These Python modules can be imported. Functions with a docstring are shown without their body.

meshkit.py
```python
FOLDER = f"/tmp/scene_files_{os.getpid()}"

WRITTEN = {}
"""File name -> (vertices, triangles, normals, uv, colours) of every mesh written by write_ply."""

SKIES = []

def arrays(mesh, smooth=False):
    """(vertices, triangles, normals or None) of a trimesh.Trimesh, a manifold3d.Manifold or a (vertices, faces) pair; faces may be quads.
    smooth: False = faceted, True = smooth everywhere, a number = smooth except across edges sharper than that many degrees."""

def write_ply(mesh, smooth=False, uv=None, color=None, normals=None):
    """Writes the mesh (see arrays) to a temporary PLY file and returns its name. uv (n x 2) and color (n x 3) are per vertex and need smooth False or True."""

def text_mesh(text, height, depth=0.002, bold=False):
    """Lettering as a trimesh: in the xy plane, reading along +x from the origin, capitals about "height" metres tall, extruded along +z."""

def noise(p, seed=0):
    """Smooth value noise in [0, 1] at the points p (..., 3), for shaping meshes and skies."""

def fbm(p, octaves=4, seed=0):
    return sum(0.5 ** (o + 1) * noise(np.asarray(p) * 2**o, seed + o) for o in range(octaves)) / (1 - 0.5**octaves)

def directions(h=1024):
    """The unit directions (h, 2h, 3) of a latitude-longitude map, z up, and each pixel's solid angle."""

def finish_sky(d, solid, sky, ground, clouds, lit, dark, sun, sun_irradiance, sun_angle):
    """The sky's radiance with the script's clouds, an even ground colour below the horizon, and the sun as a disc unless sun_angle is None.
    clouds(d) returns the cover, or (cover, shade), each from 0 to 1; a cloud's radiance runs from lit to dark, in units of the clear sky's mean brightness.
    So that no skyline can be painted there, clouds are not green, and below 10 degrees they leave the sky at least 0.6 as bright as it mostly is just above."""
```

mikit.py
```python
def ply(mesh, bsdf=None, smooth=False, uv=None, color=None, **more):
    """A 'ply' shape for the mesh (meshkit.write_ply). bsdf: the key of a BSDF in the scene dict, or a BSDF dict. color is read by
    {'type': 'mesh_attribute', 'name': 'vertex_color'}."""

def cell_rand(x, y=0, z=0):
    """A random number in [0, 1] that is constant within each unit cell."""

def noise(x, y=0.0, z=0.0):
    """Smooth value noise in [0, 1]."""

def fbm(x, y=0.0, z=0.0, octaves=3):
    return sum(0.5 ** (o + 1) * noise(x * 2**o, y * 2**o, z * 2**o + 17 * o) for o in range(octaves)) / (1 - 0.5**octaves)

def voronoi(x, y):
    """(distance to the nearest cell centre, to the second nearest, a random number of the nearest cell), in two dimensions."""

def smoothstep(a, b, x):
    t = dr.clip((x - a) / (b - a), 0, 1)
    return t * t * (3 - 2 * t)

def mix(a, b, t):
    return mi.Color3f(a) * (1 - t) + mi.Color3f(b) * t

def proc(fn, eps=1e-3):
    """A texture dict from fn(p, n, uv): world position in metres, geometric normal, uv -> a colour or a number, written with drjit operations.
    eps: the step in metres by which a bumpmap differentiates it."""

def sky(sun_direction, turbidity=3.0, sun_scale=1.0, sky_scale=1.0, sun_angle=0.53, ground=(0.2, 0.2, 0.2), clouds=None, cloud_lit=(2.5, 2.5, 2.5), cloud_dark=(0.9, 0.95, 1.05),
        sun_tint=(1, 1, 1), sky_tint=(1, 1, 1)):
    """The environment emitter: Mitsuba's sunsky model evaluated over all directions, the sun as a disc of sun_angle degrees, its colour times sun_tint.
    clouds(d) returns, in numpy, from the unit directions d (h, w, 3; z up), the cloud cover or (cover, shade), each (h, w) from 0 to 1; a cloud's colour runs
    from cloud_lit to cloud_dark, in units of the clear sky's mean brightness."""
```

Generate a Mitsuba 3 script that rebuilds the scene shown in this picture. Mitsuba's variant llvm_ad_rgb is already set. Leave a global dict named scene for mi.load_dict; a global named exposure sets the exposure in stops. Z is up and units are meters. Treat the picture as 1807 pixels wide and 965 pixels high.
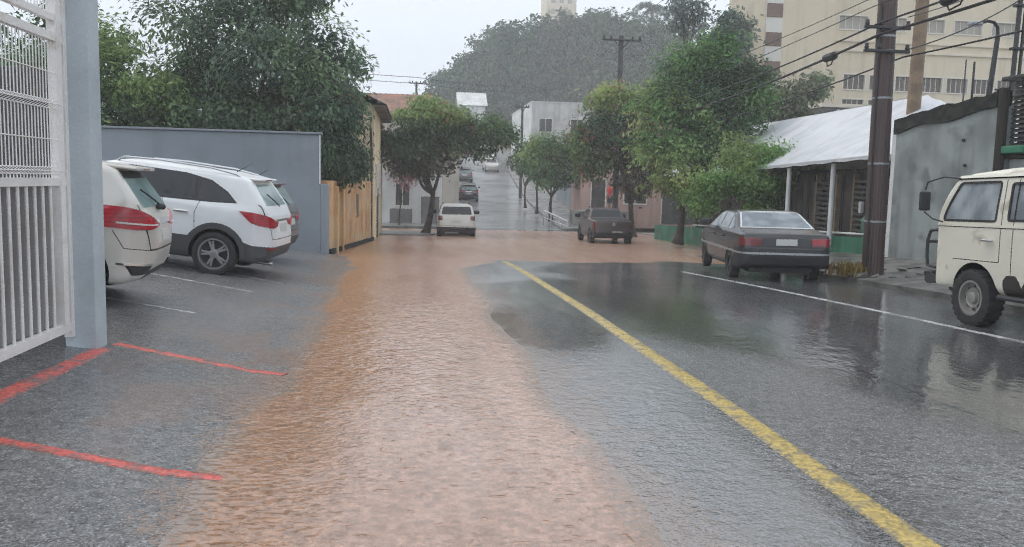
import math, random
import numpy as np, trimesh, mitsuba as mi, mikit, meshkit, drjit as dr
import manifold3d as m3
from shapely.geometry import Polygon
from scipy.interpolate import PchipInterpolator
from mikit import proc, noise, fbm, voronoi, smoothstep, mix
T = mi.ScalarTransform4f
rng = np.random.default_rng(7)
scene, labels, place, taken = {}, {}, {}, {}

# ------------------------------------------------------------------ camera, sky, air, exposure
YAW, PITCH, ROLL = (math.radians(a) for a in (6.6, 6.2, 1.4))
EYE = np.array([0.0, 0.0, 1.55])
FWD = np.array([math.sin(YAW) * math.cos(PITCH), math.cos(YAW) * math.cos(PITCH), -math.sin(PITCH)])
R0 = np.array([math.cos(YAW), -math.sin(YAW), 0.0])
UP = np.cross(R0, FWD) * math.cos(ROLL) - R0 * math.sin(ROLL)
scene['camera'] = {'type': 'perspective', 'fov': 62.12, 'near_clip': 0.05, 'far_clip': 3000.0,
                   'to_world': T().look_at(origin=EYE.tolist(), target=(EYE + FWD).tolist(), up=UP.tolist()),
                   'medium': {'type': 'ref', 'id': 'air'}}
scene['sky'] = mikit.sky((-0.35, 0.25, 0.9), turbidity=3, sun_scale=0.12, sun_angle=30, clouds=lambda d: (1.0, 0.25 + 0.35 * meshkit.fbm(d * 3.0, 3)),
                         cloud_lit=(2.30, 2.52, 2.80), cloud_dark=(1.96, 2.14, 2.38))
exposure = 2.4
scene['air'] = {'type': 'homogeneous', 'albedo': {'type': 'rgb', 'value': (0.94, 0.95, 0.96)}, 'sigma_t': 0.0019}

# ------------------------------------------------------------------ helpers
def PLY(mesh, bsdf, smooth=False, **more):
    return mikit.ply(mesh, 'mat_' + bsdf, smooth, **more)

def numbered(name):
    n = taken.get(name, -1) + 1
    taken[name] = n
    return name if n == 0 else f'{name}_{n:03d}'

def thing(name, label, cat, loc=(0, 0, 0), rotz=0.0, group=None, kind=None, pitch=0.0, roll=0.0):
    key = numbered(name)
    place[key] = T().translate(list(map(float, loc))).rotate([0, 0, 1], rotz).rotate([0, 1, 0], pitch).rotate([1, 0, 0], roll)
    labels[key] = {'label': label, 'category': cat}
    if group: labels[key]['group'] = group
    if kind: labels[key]['kind'] = kind
    return key

def part(parent, name, mesh, bsdf, smooth=False, stuff=False, label=None, **more):
    key = numbered(parent + '__' + name)
    root = parent.split('__')[0]
    d = mesh if isinstance(mesh, dict) else PLY(mesh, bsdf, smooth, **more)
    scene[key] = {**d, 'to_world': place[root]}
    if stuff or label:
        labels[key] = {**({'kind': 'stuff'} if stuff else {}), **({'label': label} if label else {})}
    return key

def single(name, mesh, bsdf, label, cat, smooth=False, group=None, kind=None, **more):
    key = numbered(name)
    scene[key] = PLY(mesh, bsdf, smooth, **more)
    labels[key] = {'label': label, 'category': cat}
    if group: labels[key]['group'] = group
    if kind: labels[key]['kind'] = kind
    return key

def struct(name, mesh, bsdf, label, smooth=False, **more):
    key = numbered(name)
    scene[key] = PLY(mesh, bsdf, smooth, **more)
    labels[key] = {'label': label, 'category': name.replace('_', ' '), 'kind': 'structure'}
    return key

cat_ = trimesh.util.concatenate
def box(x0, x1, y0, y1, z0, z1):
    return trimesh.creation.box(bounds=[[min(x0, x1), min(y0, y1), min(z0, z1)], [max(x0, x1), max(y0, y1), max(z0, z1)]])

def rbox(x0, x1, y0, y1, z0, z1, r=0.02, seg=8):
    s = m3.Manifold.sphere(r, seg)
    hull = m3.Manifold.batch_hull([s.translate((x, y, z)) for x in (x0 + r, x1 - r) for y in (y0 + r, y1 - r) for z in (z0 + r, z1 - r)])
    return hull

def tube(points, radii, sides=8, cap=True):
    p = np.asarray(points, float); n = len(p)
    r = np.broadcast_to(radii, (n,))
    t = np.gradient(p, axis=0); t /= np.linalg.norm(t, axis=1, keepdims=True) + 1e-12
    a = np.zeros_like(p); prev = np.array([1.0, 0, 0]) if abs(t[0][0]) < 0.8 else np.array([0, 1.0, 0])
    for i in range(n):
        v = prev - t[i] * (prev @ t[i]); v /= np.linalg.norm(v) + 1e-12; a[i] = v; prev = v
    b = np.cross(t, a); ang = np.arange(sides) * 2 * np.pi / sides
    v = p[:, None] + r[:, None, None] * (np.cos(ang)[None, :, None] * a[:, None] + np.sin(ang)[None, :, None] * b[:, None])
    i, j = np.meshgrid(np.arange(n - 1), np.arange(sides), indexing='ij')
    q = np.stack([i * sides + j, i * sides + (j + 1) % sides, (i + 1) * sides + (j + 1) % sides, (i + 1) * sides + j], -1).reshape(-1, 4)
    V = v.reshape(-1, 3); Fc = np.vstack([q[:, [0, 1, 2]], q[:, [0, 2, 3]]])
    if cap:
        V = np.vstack([V, p[:1], p[-1:]]); k = np.arange(sides)
        Fc = np.vstack([Fc, np.stack([k * 0 + n * sides, (k + 1) % sides, k], 1), np.stack([k * 0 + n * sides + 1, (n - 1) * sides + k, (n - 1) * sides + (k + 1) % sides], 1)])
    return trimesh.Trimesh(V, Fc, process=False)

def grid(xs, ys, zf):
    """Sheet over the plan positions xs (ny, nx) or 1-d, ys, with heights zf(x, y)."""
    if np.ndim(xs) == 1: xs, ys = np.meshgrid(xs, ys)
    z = zf(xs, ys); ny, nx = xs.shape
    v = np.stack([xs, ys, z], -1).reshape(-1, 3)
    i, j = np.meshgrid(np.arange(ny - 1), np.arange(nx - 1), indexing='ij')
    a = i * nx + j
    f = np.stack([a, a + 1, a + nx + 1, a + nx], -1).reshape(-1, 4)
    return trimesh.Trimesh(v, np.vstack([f[:, [0, 1, 2]], f[:, [0, 2, 3]]]), process=False)

LINE_S, LINE_DZ = np.array([-.5, -.44, 0, .44, .5]), np.array([-.010, 0, 0, 0, -.010])      # edges of the paint run down into the ground
def ribbon(p0, p1, width, zf, n=40):
    """Painted stripe along a plan line."""
    p0, p1 = np.array(p0, float), np.array(p1, float)
    d = (p1 - p0) / np.linalg.norm(p1 - p0); nrm = np.array([d[1], -d[0]])
    n = n * 4; t, s = np.meshgrid(np.linspace(0, 1, n), LINE_S, indexing='ij')
    P = p0 + t[..., None] * (p1 - p0) + (s * width)[..., None] * nrm
    m = grid(P[..., 0], P[..., 1], zf); m.vertices[:, 2] += np.tile(LINE_DZ, n)
    return m

# ------------------------------------------------------------------ heights of the ground
_ky = [-60, -30, -10, 0, 5, 10, 15, 20, 30, 37, 43, 48.5, 52, 60, 73, 90, 105, 150, 200, 260, 400, 900]
_kz = [1.2, .6, .2, 0, -.03, -.11, -.25, -.43, -.82, -1.05, -1.2, -1.28, -1.25, -.95, -.3, 1.3, 2.95, 7.1, 10, 13, 16, 18]
Rp = PchipInterpolator(_ky, _kz)
def R(y): return Rp(np.clip(y, -60, 900))
def sst(a, b, x):
    t = np.clip((np.asarray(x, float) - a) / (b - a), 0, 1); return t * t * (3 - 2 * t)
def bumps(x, y, s=1.0, seed=0):
    return meshkit.fbm(np.stack([np.asarray(x, float) * s, np.asarray(y, float) * s, np.zeros_like(np.asarray(x, float))], -1), 3, seed) - .5
def road_z(x, y):
    C = 1 - .8 * sst(18, 26, y)
    return R(y) + C * np.interp(x, [-1.0, 2.2, 8.3, 13], [-.05, .05, .04, .02]) + .010 * bumps(x, y, .5)
def lot_z(x, y):
    return R(y) + .004 + np.interp(-.80 - .24 * sst(6, 18, y) - x, [-.3, 0, .5, 6.5], [-.012, 0, .018, .70]) + .012 * bumps(x, y, 1.1, 4)
def water_level(x, y):
    return R(y) + .014 + .06 * sst(18.2, 25.5, np.asarray(y, float) + 5.0 * bumps(x, y, .45, 6))
def kerb_x(y): return 8.3 + 1.9 * sst(23, 34, y)
def walk_z(x, y):
    S = 1 - .92 * sst(20, 27, y)
    return R(y) + .045 + .085 * S + .1 * S * np.clip(x - kerb_x(y), 0, 4) + .01 * bumps(x, y, 1.3, 9)

# ------------------------------------------------------------------ materials
def M(name, rgb, rough=0.6, spec=0.5, metal=0.0, coat=0.0, bump=None, bscale=1.0, **more):
    col = rgb if isinstance(rgb, dict) else {'type': 'rgb', 'value': list(rgb)}
    d = {'type': 'principled', 'base_color': col, 'roughness': rough, 'specular': spec, 'metallic': metal, **more}
    if coat: d['clearcoat'] = coat; d['clearcoat_gloss'] = .95
    if bump is not None: d = {'type': 'bumpmap', 'nested_texture': bump, 'nested_bsdf': d, 'scale': bscale}
    scene['mat_' + name] = {'type': 'twosided', 'bsdf': d}
    return name

def worn(c0, c1, s=1.2, streak=0.0, c2=None, s2=7.0, amount=.6):
    """Plaster or concrete colour: patches of c1 on c0, fine grain, runs of damp down the face."""
    def fn(p, n, uv):
        a = fbm(p.x * s, p.y * s, p.z * s, 4)
        col = mix(c0, c1, smoothstep(.35, .7, a))
        if streak:
            v = fbm((p.x + p.y) * 1.9, (p.x - p.y) * 1.9, p.z * .22, 4)
            col = col * (1 - streak * smoothstep(.42, .78, v))
        if c2 is not None:
            col = mix(col, c2, amount * smoothstep(.55, .72, fbm(p.x * s2 * .3, p.y * s2 * .3, p.z * s2 * .3 + 9, 4)))
        return col * (.93 + .14 * noise(p.x * 60, p.y * 60, p.z * 60))
    return proc(fn)

def grit(p, s, seed=0):
    u, v = p.x * .83 + p.y * .56, p.y * .83 - p.x * .56
    return mikit.cell_rand(u * s, v * s, seed)
# wet asphalt: films of water in the low patches, coarse aggregate elsewhere, rain rings on both
def puddle(p):
    f = fbm(p.x * .42 + 3, p.y * .26 + 1.5, 0.0, 4)
    return smoothstep(.34, .54, f + .21 * smoothstep(2.9, 5.0, p.x))
def asphalt_col(p, n, uv):
    g = noise(p.x * 85, p.y * 85, 0); g2 = fbm(p.x * 1.3, p.y * .8, 4.0, 3); g3 = noise(p.x * 28, p.y * 28, 7)
    w = puddle(p)
    c = mix((.042, .043, .045), (.108, .109, .111), g2) * (.35 + .65 * g + .65 * g3) * (1 - .35 * w)
    c = mix(c, (.30, .30, .305), smoothstep(.80, .99, grit(p, 120)) * (1 - .7 * w) * .75) * (.62 + .76 * grit(p, 95, 3))
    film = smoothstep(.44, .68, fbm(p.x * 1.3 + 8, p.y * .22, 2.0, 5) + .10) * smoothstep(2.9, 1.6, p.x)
    c = mix(c, (.20, .205, .21), film * .6)  # pale patches painted in place of sky reflection on the wet lane
    e = p.x + .5 * (fbm(p.x * 5, p.y * 3, 5.0, 3) - .5) + .35 * (grit(p, 60, 9) - .5)
    c = mix(c, (.25, .175, .135), smoothstep(1.5, 1.15, e) * smoothstep(26, 20, p.y) * .4)
    tar = smoothstep(.012, .006, dr.abs(p.x - 3.9 + .22 * (fbm(p.y * .8, 3.0, 1.0, 3) - .5))) * .6
    return c * (1 - tar)
def asphalt_rough(p, n, uv):
    return .20 - .13 * puddle(p) + .06 * (noise(p.x * 40, p.y * 40, 2) - .5)
def rain_h(p):
    return noise(p.x * 34, p.y * 24, 1.0) * .0008 + noise(p.x * 10, p.y * 6, 5.0) * .0014
def asphalt_h(p, n, uv):
    w = puddle(p)
    rough = fbm(p.x * 42, p.y * 42, 0.5, 2) * .0075 + noise(p.x * 16, p.y * 16, 8.0) * .004
    splash = smoothstep(.86, .97, noise(p.x * 21, p.y * 15, 31)) * .0022
    return rough * (1 - .93 * w) + rain_h(p) * (.5 + .85 * w) + splash
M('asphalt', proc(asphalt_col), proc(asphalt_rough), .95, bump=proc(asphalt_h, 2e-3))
def lot_col(p, n, uv):
    g = noise(p.x * 80, p.y * 80, 0); g2 = fbm(p.x * .9, p.y * .9, 14.0, 3); g3 = noise(p.x * 26, p.y * 26, 7)
    c = mix((.070, .070, .072), (.125, .123, .122), g2) * (.3 + .65 * g + .7 * g3)
    c = mix(c, (.46, .455, .45), smoothstep(.76, .99, grit(p, 120)) * .36) * (.6 + .8 * grit(p, 92, 3))
    mud = smoothstep(.50, .66, fbm(p.x * 1.7, p.y * 1.2, 3.0, 3)) * smoothstep(-3.2, -1.2, p.x) * .4
    c = mix(c, (.19, .10, .06), mud)
    e = p.x + .24 * smoothstep(6, 18, p.y) + .5 * (fbm(p.x * 6, p.y * 4, 5.0, 3) - .5) + .35 * (grit(p, 60, 9) - .5)
    return mix(c, (.27, .155, .09), smoothstep(-1.25, -.95, e) * .55)
def lot_h(p, n, uv):
    return fbm(p.x * 60, p.y * 60, 0.5, 2) * .006 + noise(p.x * 22, p.y * 22, 8.0) * .003
M('lot_asphalt', proc(lot_col), proc(lambda p, n, uv: .26 - .14 * smoothstep(.45, .62, fbm(p.x * .7, p.y * .7, 2.0, 3))), .9, bump=proc(lot_h, 2e-3))
def flood_col(p, n, uv):
    """uv.x carries the depth of the water: where it is shallow the asphalt shows through the mud."""
    f = fbm(p.x * .9, p.y * .3, 0, 3)
    silt = smoothstep(.25, -1.0, p.x + .7 * (fbm(p.x * 1.5, p.y * .6, 7.0, 3) - .5)) * .8
    c = mix((.290, .180, .130), (.345, .230, .178), f)
    flow = fbm(p.x * 3.2 + .8 * fbm(p.x, p.y * .4, 5.0, 2), p.y * .45, 12.0, 4)
    c = mix(c, (.255, .15, .10), smoothstep(.48, .70, flow) * .55)
    c = mix(c, (.27, .142, .075), silt) * (.74 + .5 * noise(p.x * 24, p.y * 32, 2)) * (.84 + .32 * grit(p, 70, 5))
    c = mix(c, (.50, .43, .38), smoothstep(.84, .97, noise(p.x * 40, p.y * 46, 21)) * smoothstep(.45, .62, fbm(p.x * 1.1, p.y * .5, 15.0, 3)) * .6)
    grain = noise(p.x * 60, p.y * 60, 4.0) * .8 + fbm(p.x * 7, p.y * 7, 6.0, 3) * .5
    deep = smoothstep(.2, .8, uv.x * 150 + grain - .62)
    return mix(mix((.19, .145, .118), (.25, .18, .14), grain * .6), c, deep)
def flood_h(p, n, uv):
    amp = .45 + 1.1 * smoothstep(.35, .65, fbm(p.x * .9, p.y * .4, 33.0, 3))
    f = (fbm(p.x * 9, p.y * 7, 0, 2) * .0055 + noise(p.x * 26, p.y * 34, 3) * .0028) * amp + noise(p.x * 55, p.y * 70, 5) * .0012
    return f + smoothstep(.80, .95, noise(p.x * 18 + 3, p.y * 18, 11)) * .003
M('flood', proc(flood_col), .15, .6, bump=proc(flood_h, 2e-3))
def line_mat(name, rgb, wear, base):
    def fn(p, n, uv):
        k = smoothstep(wear, wear + .22, fbm(p.x * 9, p.y * 9, 1.0, 4))
        k = dr.maximum(k, smoothstep(.55, .9, dr.abs(uv.y) * 2 + 1.1 * (fbm(p.x * 26, p.y * 26, 3.0, 3) - .5) + .3 * (grit(p, 90, 6) - .5)))
        return mix(rgb, base, k * (.55 + .45 * grit(p, 80, 4))) * (.65 + .7 * noise(p.x * 60, p.y * 60, 0))
    M(name, proc(fn), proc(lambda p, n, uv: .24 + .2 * noise(p.x * 30, p.y * 30, 0)), .5, bump=proc(lambda p, n, uv: asphalt_h(p, n, uv) * .6, 2e-3))
line_mat('yellow_paint', (.36, .265, .075), .55, (.14, .125, .09))
line_mat('white_paint', (.46, .46, .465), .40, (.10, .10, .102))
line_mat('red_paint', (.47, .085, .065), .53, (.115, .105, .10))
M('concrete', worn((.21, .205, .195), (.13, .13, .125), 1.5, 0, (.08, .085, .07)), .4)
M('broken_concrete', worn((.15, .145, .135), (.075, .075, .07), 2.6, 0, (.05, .05, .045), 9.0), .35, bump=proc(lambda p, n, uv: fbm(p.x * 9, p.y * 9, p.z * 9, 4) * .03, 3e-3))
M('earth', worn((.10, .075, .05), (.05, .07, .03), .4), .9)
M('grey_wall', worn((.235, .265, .295), (.205, .235, .262), .9, .15, (.17, .185, .195), 5.0, .35), .55)
M('grey_pillar', worn((.40, .45, .48), (.35, .40, .43), 1.4, .12, (.30, .33, .34), 9.0, .3), .5)
M('coping', (.20, .22, .25), .4)
M('yellow_wall', worn((.52, .36, .19), (.46, .25, .12), 1.6, .22, (.40, .33, .26), 9.0, .8), .7, bump=proc(lambda p, n, uv: fbm(p.x * 8, p.y * 8, p.z * 8, 4) * .02, 3e-3))
M('cream_wall', worn((.62, .53, .36), (.52, .42, .27), .8, .25), .7)
M('white_wall', worn((.66, .67, .66), (.55, .55, .53), .7, .2), .7)
M('pale_wall', worn((.50, .45, .38), (.42, .38, .32), .8, .2), .7)
M('pink_wall', worn((.50, .33, .28), (.42, .28, .23), .8, .2), .7)
M('teal_wall', worn((.31, .34, .33), (.21, .235, .228), 1.1, .5, (.12, .135, .128), 6.0, .75), .6, bump=proc(lambda p, n, uv: fbm(p.x * 6, p.y * 6, p.z * 6, 3) * .012, 3e-3))
M('moss', worn((.016, .018, .015), (.036, .038, .032), 6.0), .95, bump=proc(lambda p, n, uv: fbm(p.x * 25, p.y * 25, p.z * 25, 3) * .02, 3e-3))
M('green_wall', worn((.035, .20, .115), (.03, .14, .085), 1.1, .3, (.10, .12, .10), 5.0), .5)
M('beige_facade', worn((.72, .62, .46), (.66, .565, .42), .12, .12), .75)
M('pale_facade', worn((.70, .63, .52), (.64, .58, .48), .12, .10), .75)
M('brick_red', worn((.20, .135, .105), (.16, .11, .09), 1.0), .8)
M('far_asphalt_misted', worn((.20, .205, .21), (.13, .133, .136), .5, 0, (.09, .09, .092), 4.0), .22, .9, bump=proc(lambda p, n, uv: fbm(p.x * 6, p.y * 6, 0, 3) * .01, 3e-3))  # lighter than the near asphalt: mist and sky reflection put into the colour
M('tent_cloth', worn((.54, .55, .57), (.46, .475, .495), .9, .15), .45)
M('inner_wall', worn((.12, .115, .115), (.085, .085, .088), 1.0, .3), .6)
M('white_metal', worn((.70, .685, .665), (.63, .61, .59), 2.0, .1, (.45, .35, .25), 12.0, .3), .35)
M('white_post', worn((.66, .66, .66), (.55, .55, .55), 2.0, .15), .45)
M('grey_sheet', worn((.20, .195, .195), (.15, .148, .15), 1.1, .2), .45)
M('dark_wood', worn((.045, .036, .034), (.075, .062, .058), 2.2, .35), .55)
M('dark_metal', (.03, .03, .032), .4)
M('grey_metal', (.30, .31, .32), .4, metal=.5)
def pole_wood(p, n, uv):
    a = dr.atan2(p.y - 15.5, p.x - 8.83)
    g = fbm(a * 9, p.z * .7, 1.0, 4); k = smoothstep(.5, .8, fbm(a * 22, p.z * .25, 7.0, 3))
    return mix(mix((.055, .036, .034), (.10, .064, .055), g), (.025, .018, .018), k)
M('pole_wood', proc(pole_wood), .5, bump=proc(lambda p, n, uv: fbm((p.x + p.y) * 30, (p.x - p.y) * 30, p.z * 1.6, 3) * .012, 3e-3))
M('old_wood', worn((.25, .18, .12), (.17, .125, .085), 4.0, .3), .8)
M('grey_pole', worn((.07, .07, .07), (.045, .045, .045), 3.0, .2), .7)
M('bark', worn((.055, .045, .036), (.085, .072, .058), 5.0, .3), .8, bump=proc(lambda p, n, uv: fbm(p.x * 20, p.y * 20, p.z * 6, 3) * .02, 3e-3))
M('cable', (.012, .012, .013), .5)
M('roof_tile', worn((.30, .135, .085), (.20, .10, .07), 1.4, .2, (.10, .085, .07), 8.0), .7)
M('roof_dark', worn((.13, .10, .085), (.075, .065, .06), 1.2, .2), .7)
M('louver_dark', worn((.085, .082, .075), (.055, .053, .05), 2.0, .25), .5)
M('window_dark', (.035, .04, .045), .08, .6)
M('window_bronze', (.09, .065, .05), .2, .5)
M('window_pale', (.34, .31, .26), .25, .5)
M('frame_white', (.66, .64, .58), .5)
# vehicles
M('paint_white', proc(lambda p, n, uv: mix((.70, .71, .72), (.60, .61, .61), fbm(p.x * 2.5, p.y * 2.5, p.z * 2.5, 3))), .22, .5, coat=1.0)
M('paint_silver', proc(lambda p, n, uv: mix((.56, .54, .50), (.48, .455, .41), fbm(p.x * 2.5, p.y * 2.5, p.z * 2.5, 3))), .24, .5, metal=.25, coat=1.0)
M('paint_dark', proc(lambda p, n, uv: mix((.017, .015, .017), (.030, .026, .027), fbm(p.x * 3, p.y * 3, p.z * 3, 3))), .2, .5, coat=1.0)
M('paint_plum', proc(lambda p, n, uv: mix((.045, .028, .030), (.07, .045, .045), fbm(p.x * 3, p.y * 3, p.z * 3, 3))), .22, .5, coat=1.0)
M('paint_cream', proc(lambda p, n, uv: mix(mix((.66, .63, .53), (.60, .575, .485), fbm(p.x * 2, p.y * 2, p.z * 2, 3)), (.22, .17, .12), .5 * smoothstep(.62, .78, fbm(p.x * 5, p.y * 5, p.z * 5 + 3, 4)))), .32, .5, coat=.5)
M('paint_ivory', proc(lambda p, n, uv: mix((.66, .655, .60), (.58, .57, .52), fbm(p.x * 2.5, p.y * 2.5, p.z * 2.5, 3))), .25, .5, coat=1.0)
M('paint_grey', (.16, .17, .18), .22, .5, metal=.3, coat=1.0)
M('glass_dark', (.012, .013, .015), .05, .6)
M('glass_fog_sky', proc(lambda p, n, uv: mix((.12, .145, .165), (.22, .25, .27), smoothstep(.3, .7, fbm(p.x * 6, p.y * 6, p.z * 2, 3)))), .12, .6)  # grey-blue fog colour, also painted in place of reflected sky
M('glass_teal', proc(lambda p, n, uv: mix((.10, .17, .175), (.26, .34, .335), fbm(p.x * 4, p.y * 4, p.z * 3, 3))), .10, .6)
M('plastic_black', (.022, .022, .024), .5)
M('plastic_grey', (.055, .055, .058), .5)
M('rubber', proc(lambda p, n, uv: mix((.014, .014, .014), (.03, .029, .028), noise(p.x * 20, p.y * 20, p.z * 20))), .7)
M('rim_alloy', (.34, .34, .35), .3, metal=.7)
M('rim_dark', (.10, .10, .105), .35, metal=.6)
M('rim_steel', (.30, .29, .27), .4, metal=.4)
M('chrome', (.62, .62, .62), .15, metal=1.0)
M('lamp_red', proc(lambda p, n, uv: mix((.16, .004, .010), (.50, .012, .028), smoothstep(-.5, .5, dr.sin(p.z * 150)) * .25 + .75 * fbm(p.x * 9, p.y * 9, p.z * 9, 2))), .12, .6, coat=1.0)
M('lamp_dark_red', (.14, .012, .014), .15, .6, coat=1.0)
M('lamp_clear', (.55, .54, .52), .12, .6, coat=1.0)
M('plate', (.50, .50, .48), .4)
M('rust', (.032, .026, .022), .8)
scene['mat_misted_glass'] = {'type': 'principledthin', 'base_color': proc(lambda p, n, uv: mix((.45, .50, .54), (.80, .84, .86), smoothstep(.3, .7, fbm(p.x * 5, p.y * 5, p.z * 2.5, 4)))), 'roughness': .35, 'spec_trans': .35, 'diff_trans': 1.0, 'eta': 1.4}
scene['mat_pane'] = {'type': 'thindielectric', 'int_ior': 1.5}
def leaf_mat(name, rough=.32, trans=.95):
    scene['mat_' + name] = {'type': 'principledthin', 'base_color': {'type': 'mesh_attribute', 'name': 'vertex_color'}, 'roughness': rough, 'diff_trans': trans, 'spec_trans': 0.0, 'eta': 1.4}
leaf_mat('leaf')
M('skin', (.30, .17, .11), .5)
M('cloth_red', (.50, .035, .04), .8)
M('cloth_dark', (.03, .03, .04), .8)
M('hair', (.015, .012, .01), .6)

# ------------------------------------------------------------------ vehicles: bodies as rounded intersections of side, plan and front outlines
def poly_sdf(poly, A, B):
    """Signed distance of the points (A, B) to a closed polygon, negative inside."""
    P = np.asarray(poly, float); Q = np.roll(P, -1, 0)
    p = np.stack([A.ravel(), B.ravel()], -1)
    d2 = np.full(len(p), 1e9); inside = np.zeros(len(p), bool)
    for a, b in zip(P, Q):
        e = b - a; w = p - a
        t = np.clip((w @ e) / (e @ e), 0, 1)
        d2 = np.minimum(d2, ((w - t[:, None] * e) ** 2).sum(1))
        c = (a[1] > p[:, 1]) != (b[1] > p[:, 1])
        with np.errstate(divide='ignore', invalid='ignore'):
            inside ^= c & (p[:, 0] < a[0] + (p[:, 1] - a[1]) * e[0] / e[1])
    d = np.sqrt(d2)
    return np.where(inside, -d, d).reshape(A.shape)

def rounded(poly, r=.04):
    g = Polygon(poly).buffer(-r, join_style=1).buffer(2 * r, join_style=1, quad_segs=4).buffer(-r, join_style=1)
    return np.array(g.exterior.coords)[:-1]

def smax(a, b, k):
    h = np.maximum(k - np.abs(a - b), 0) / k
    return np.maximum(a, b) + h * h * k * .25

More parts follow.
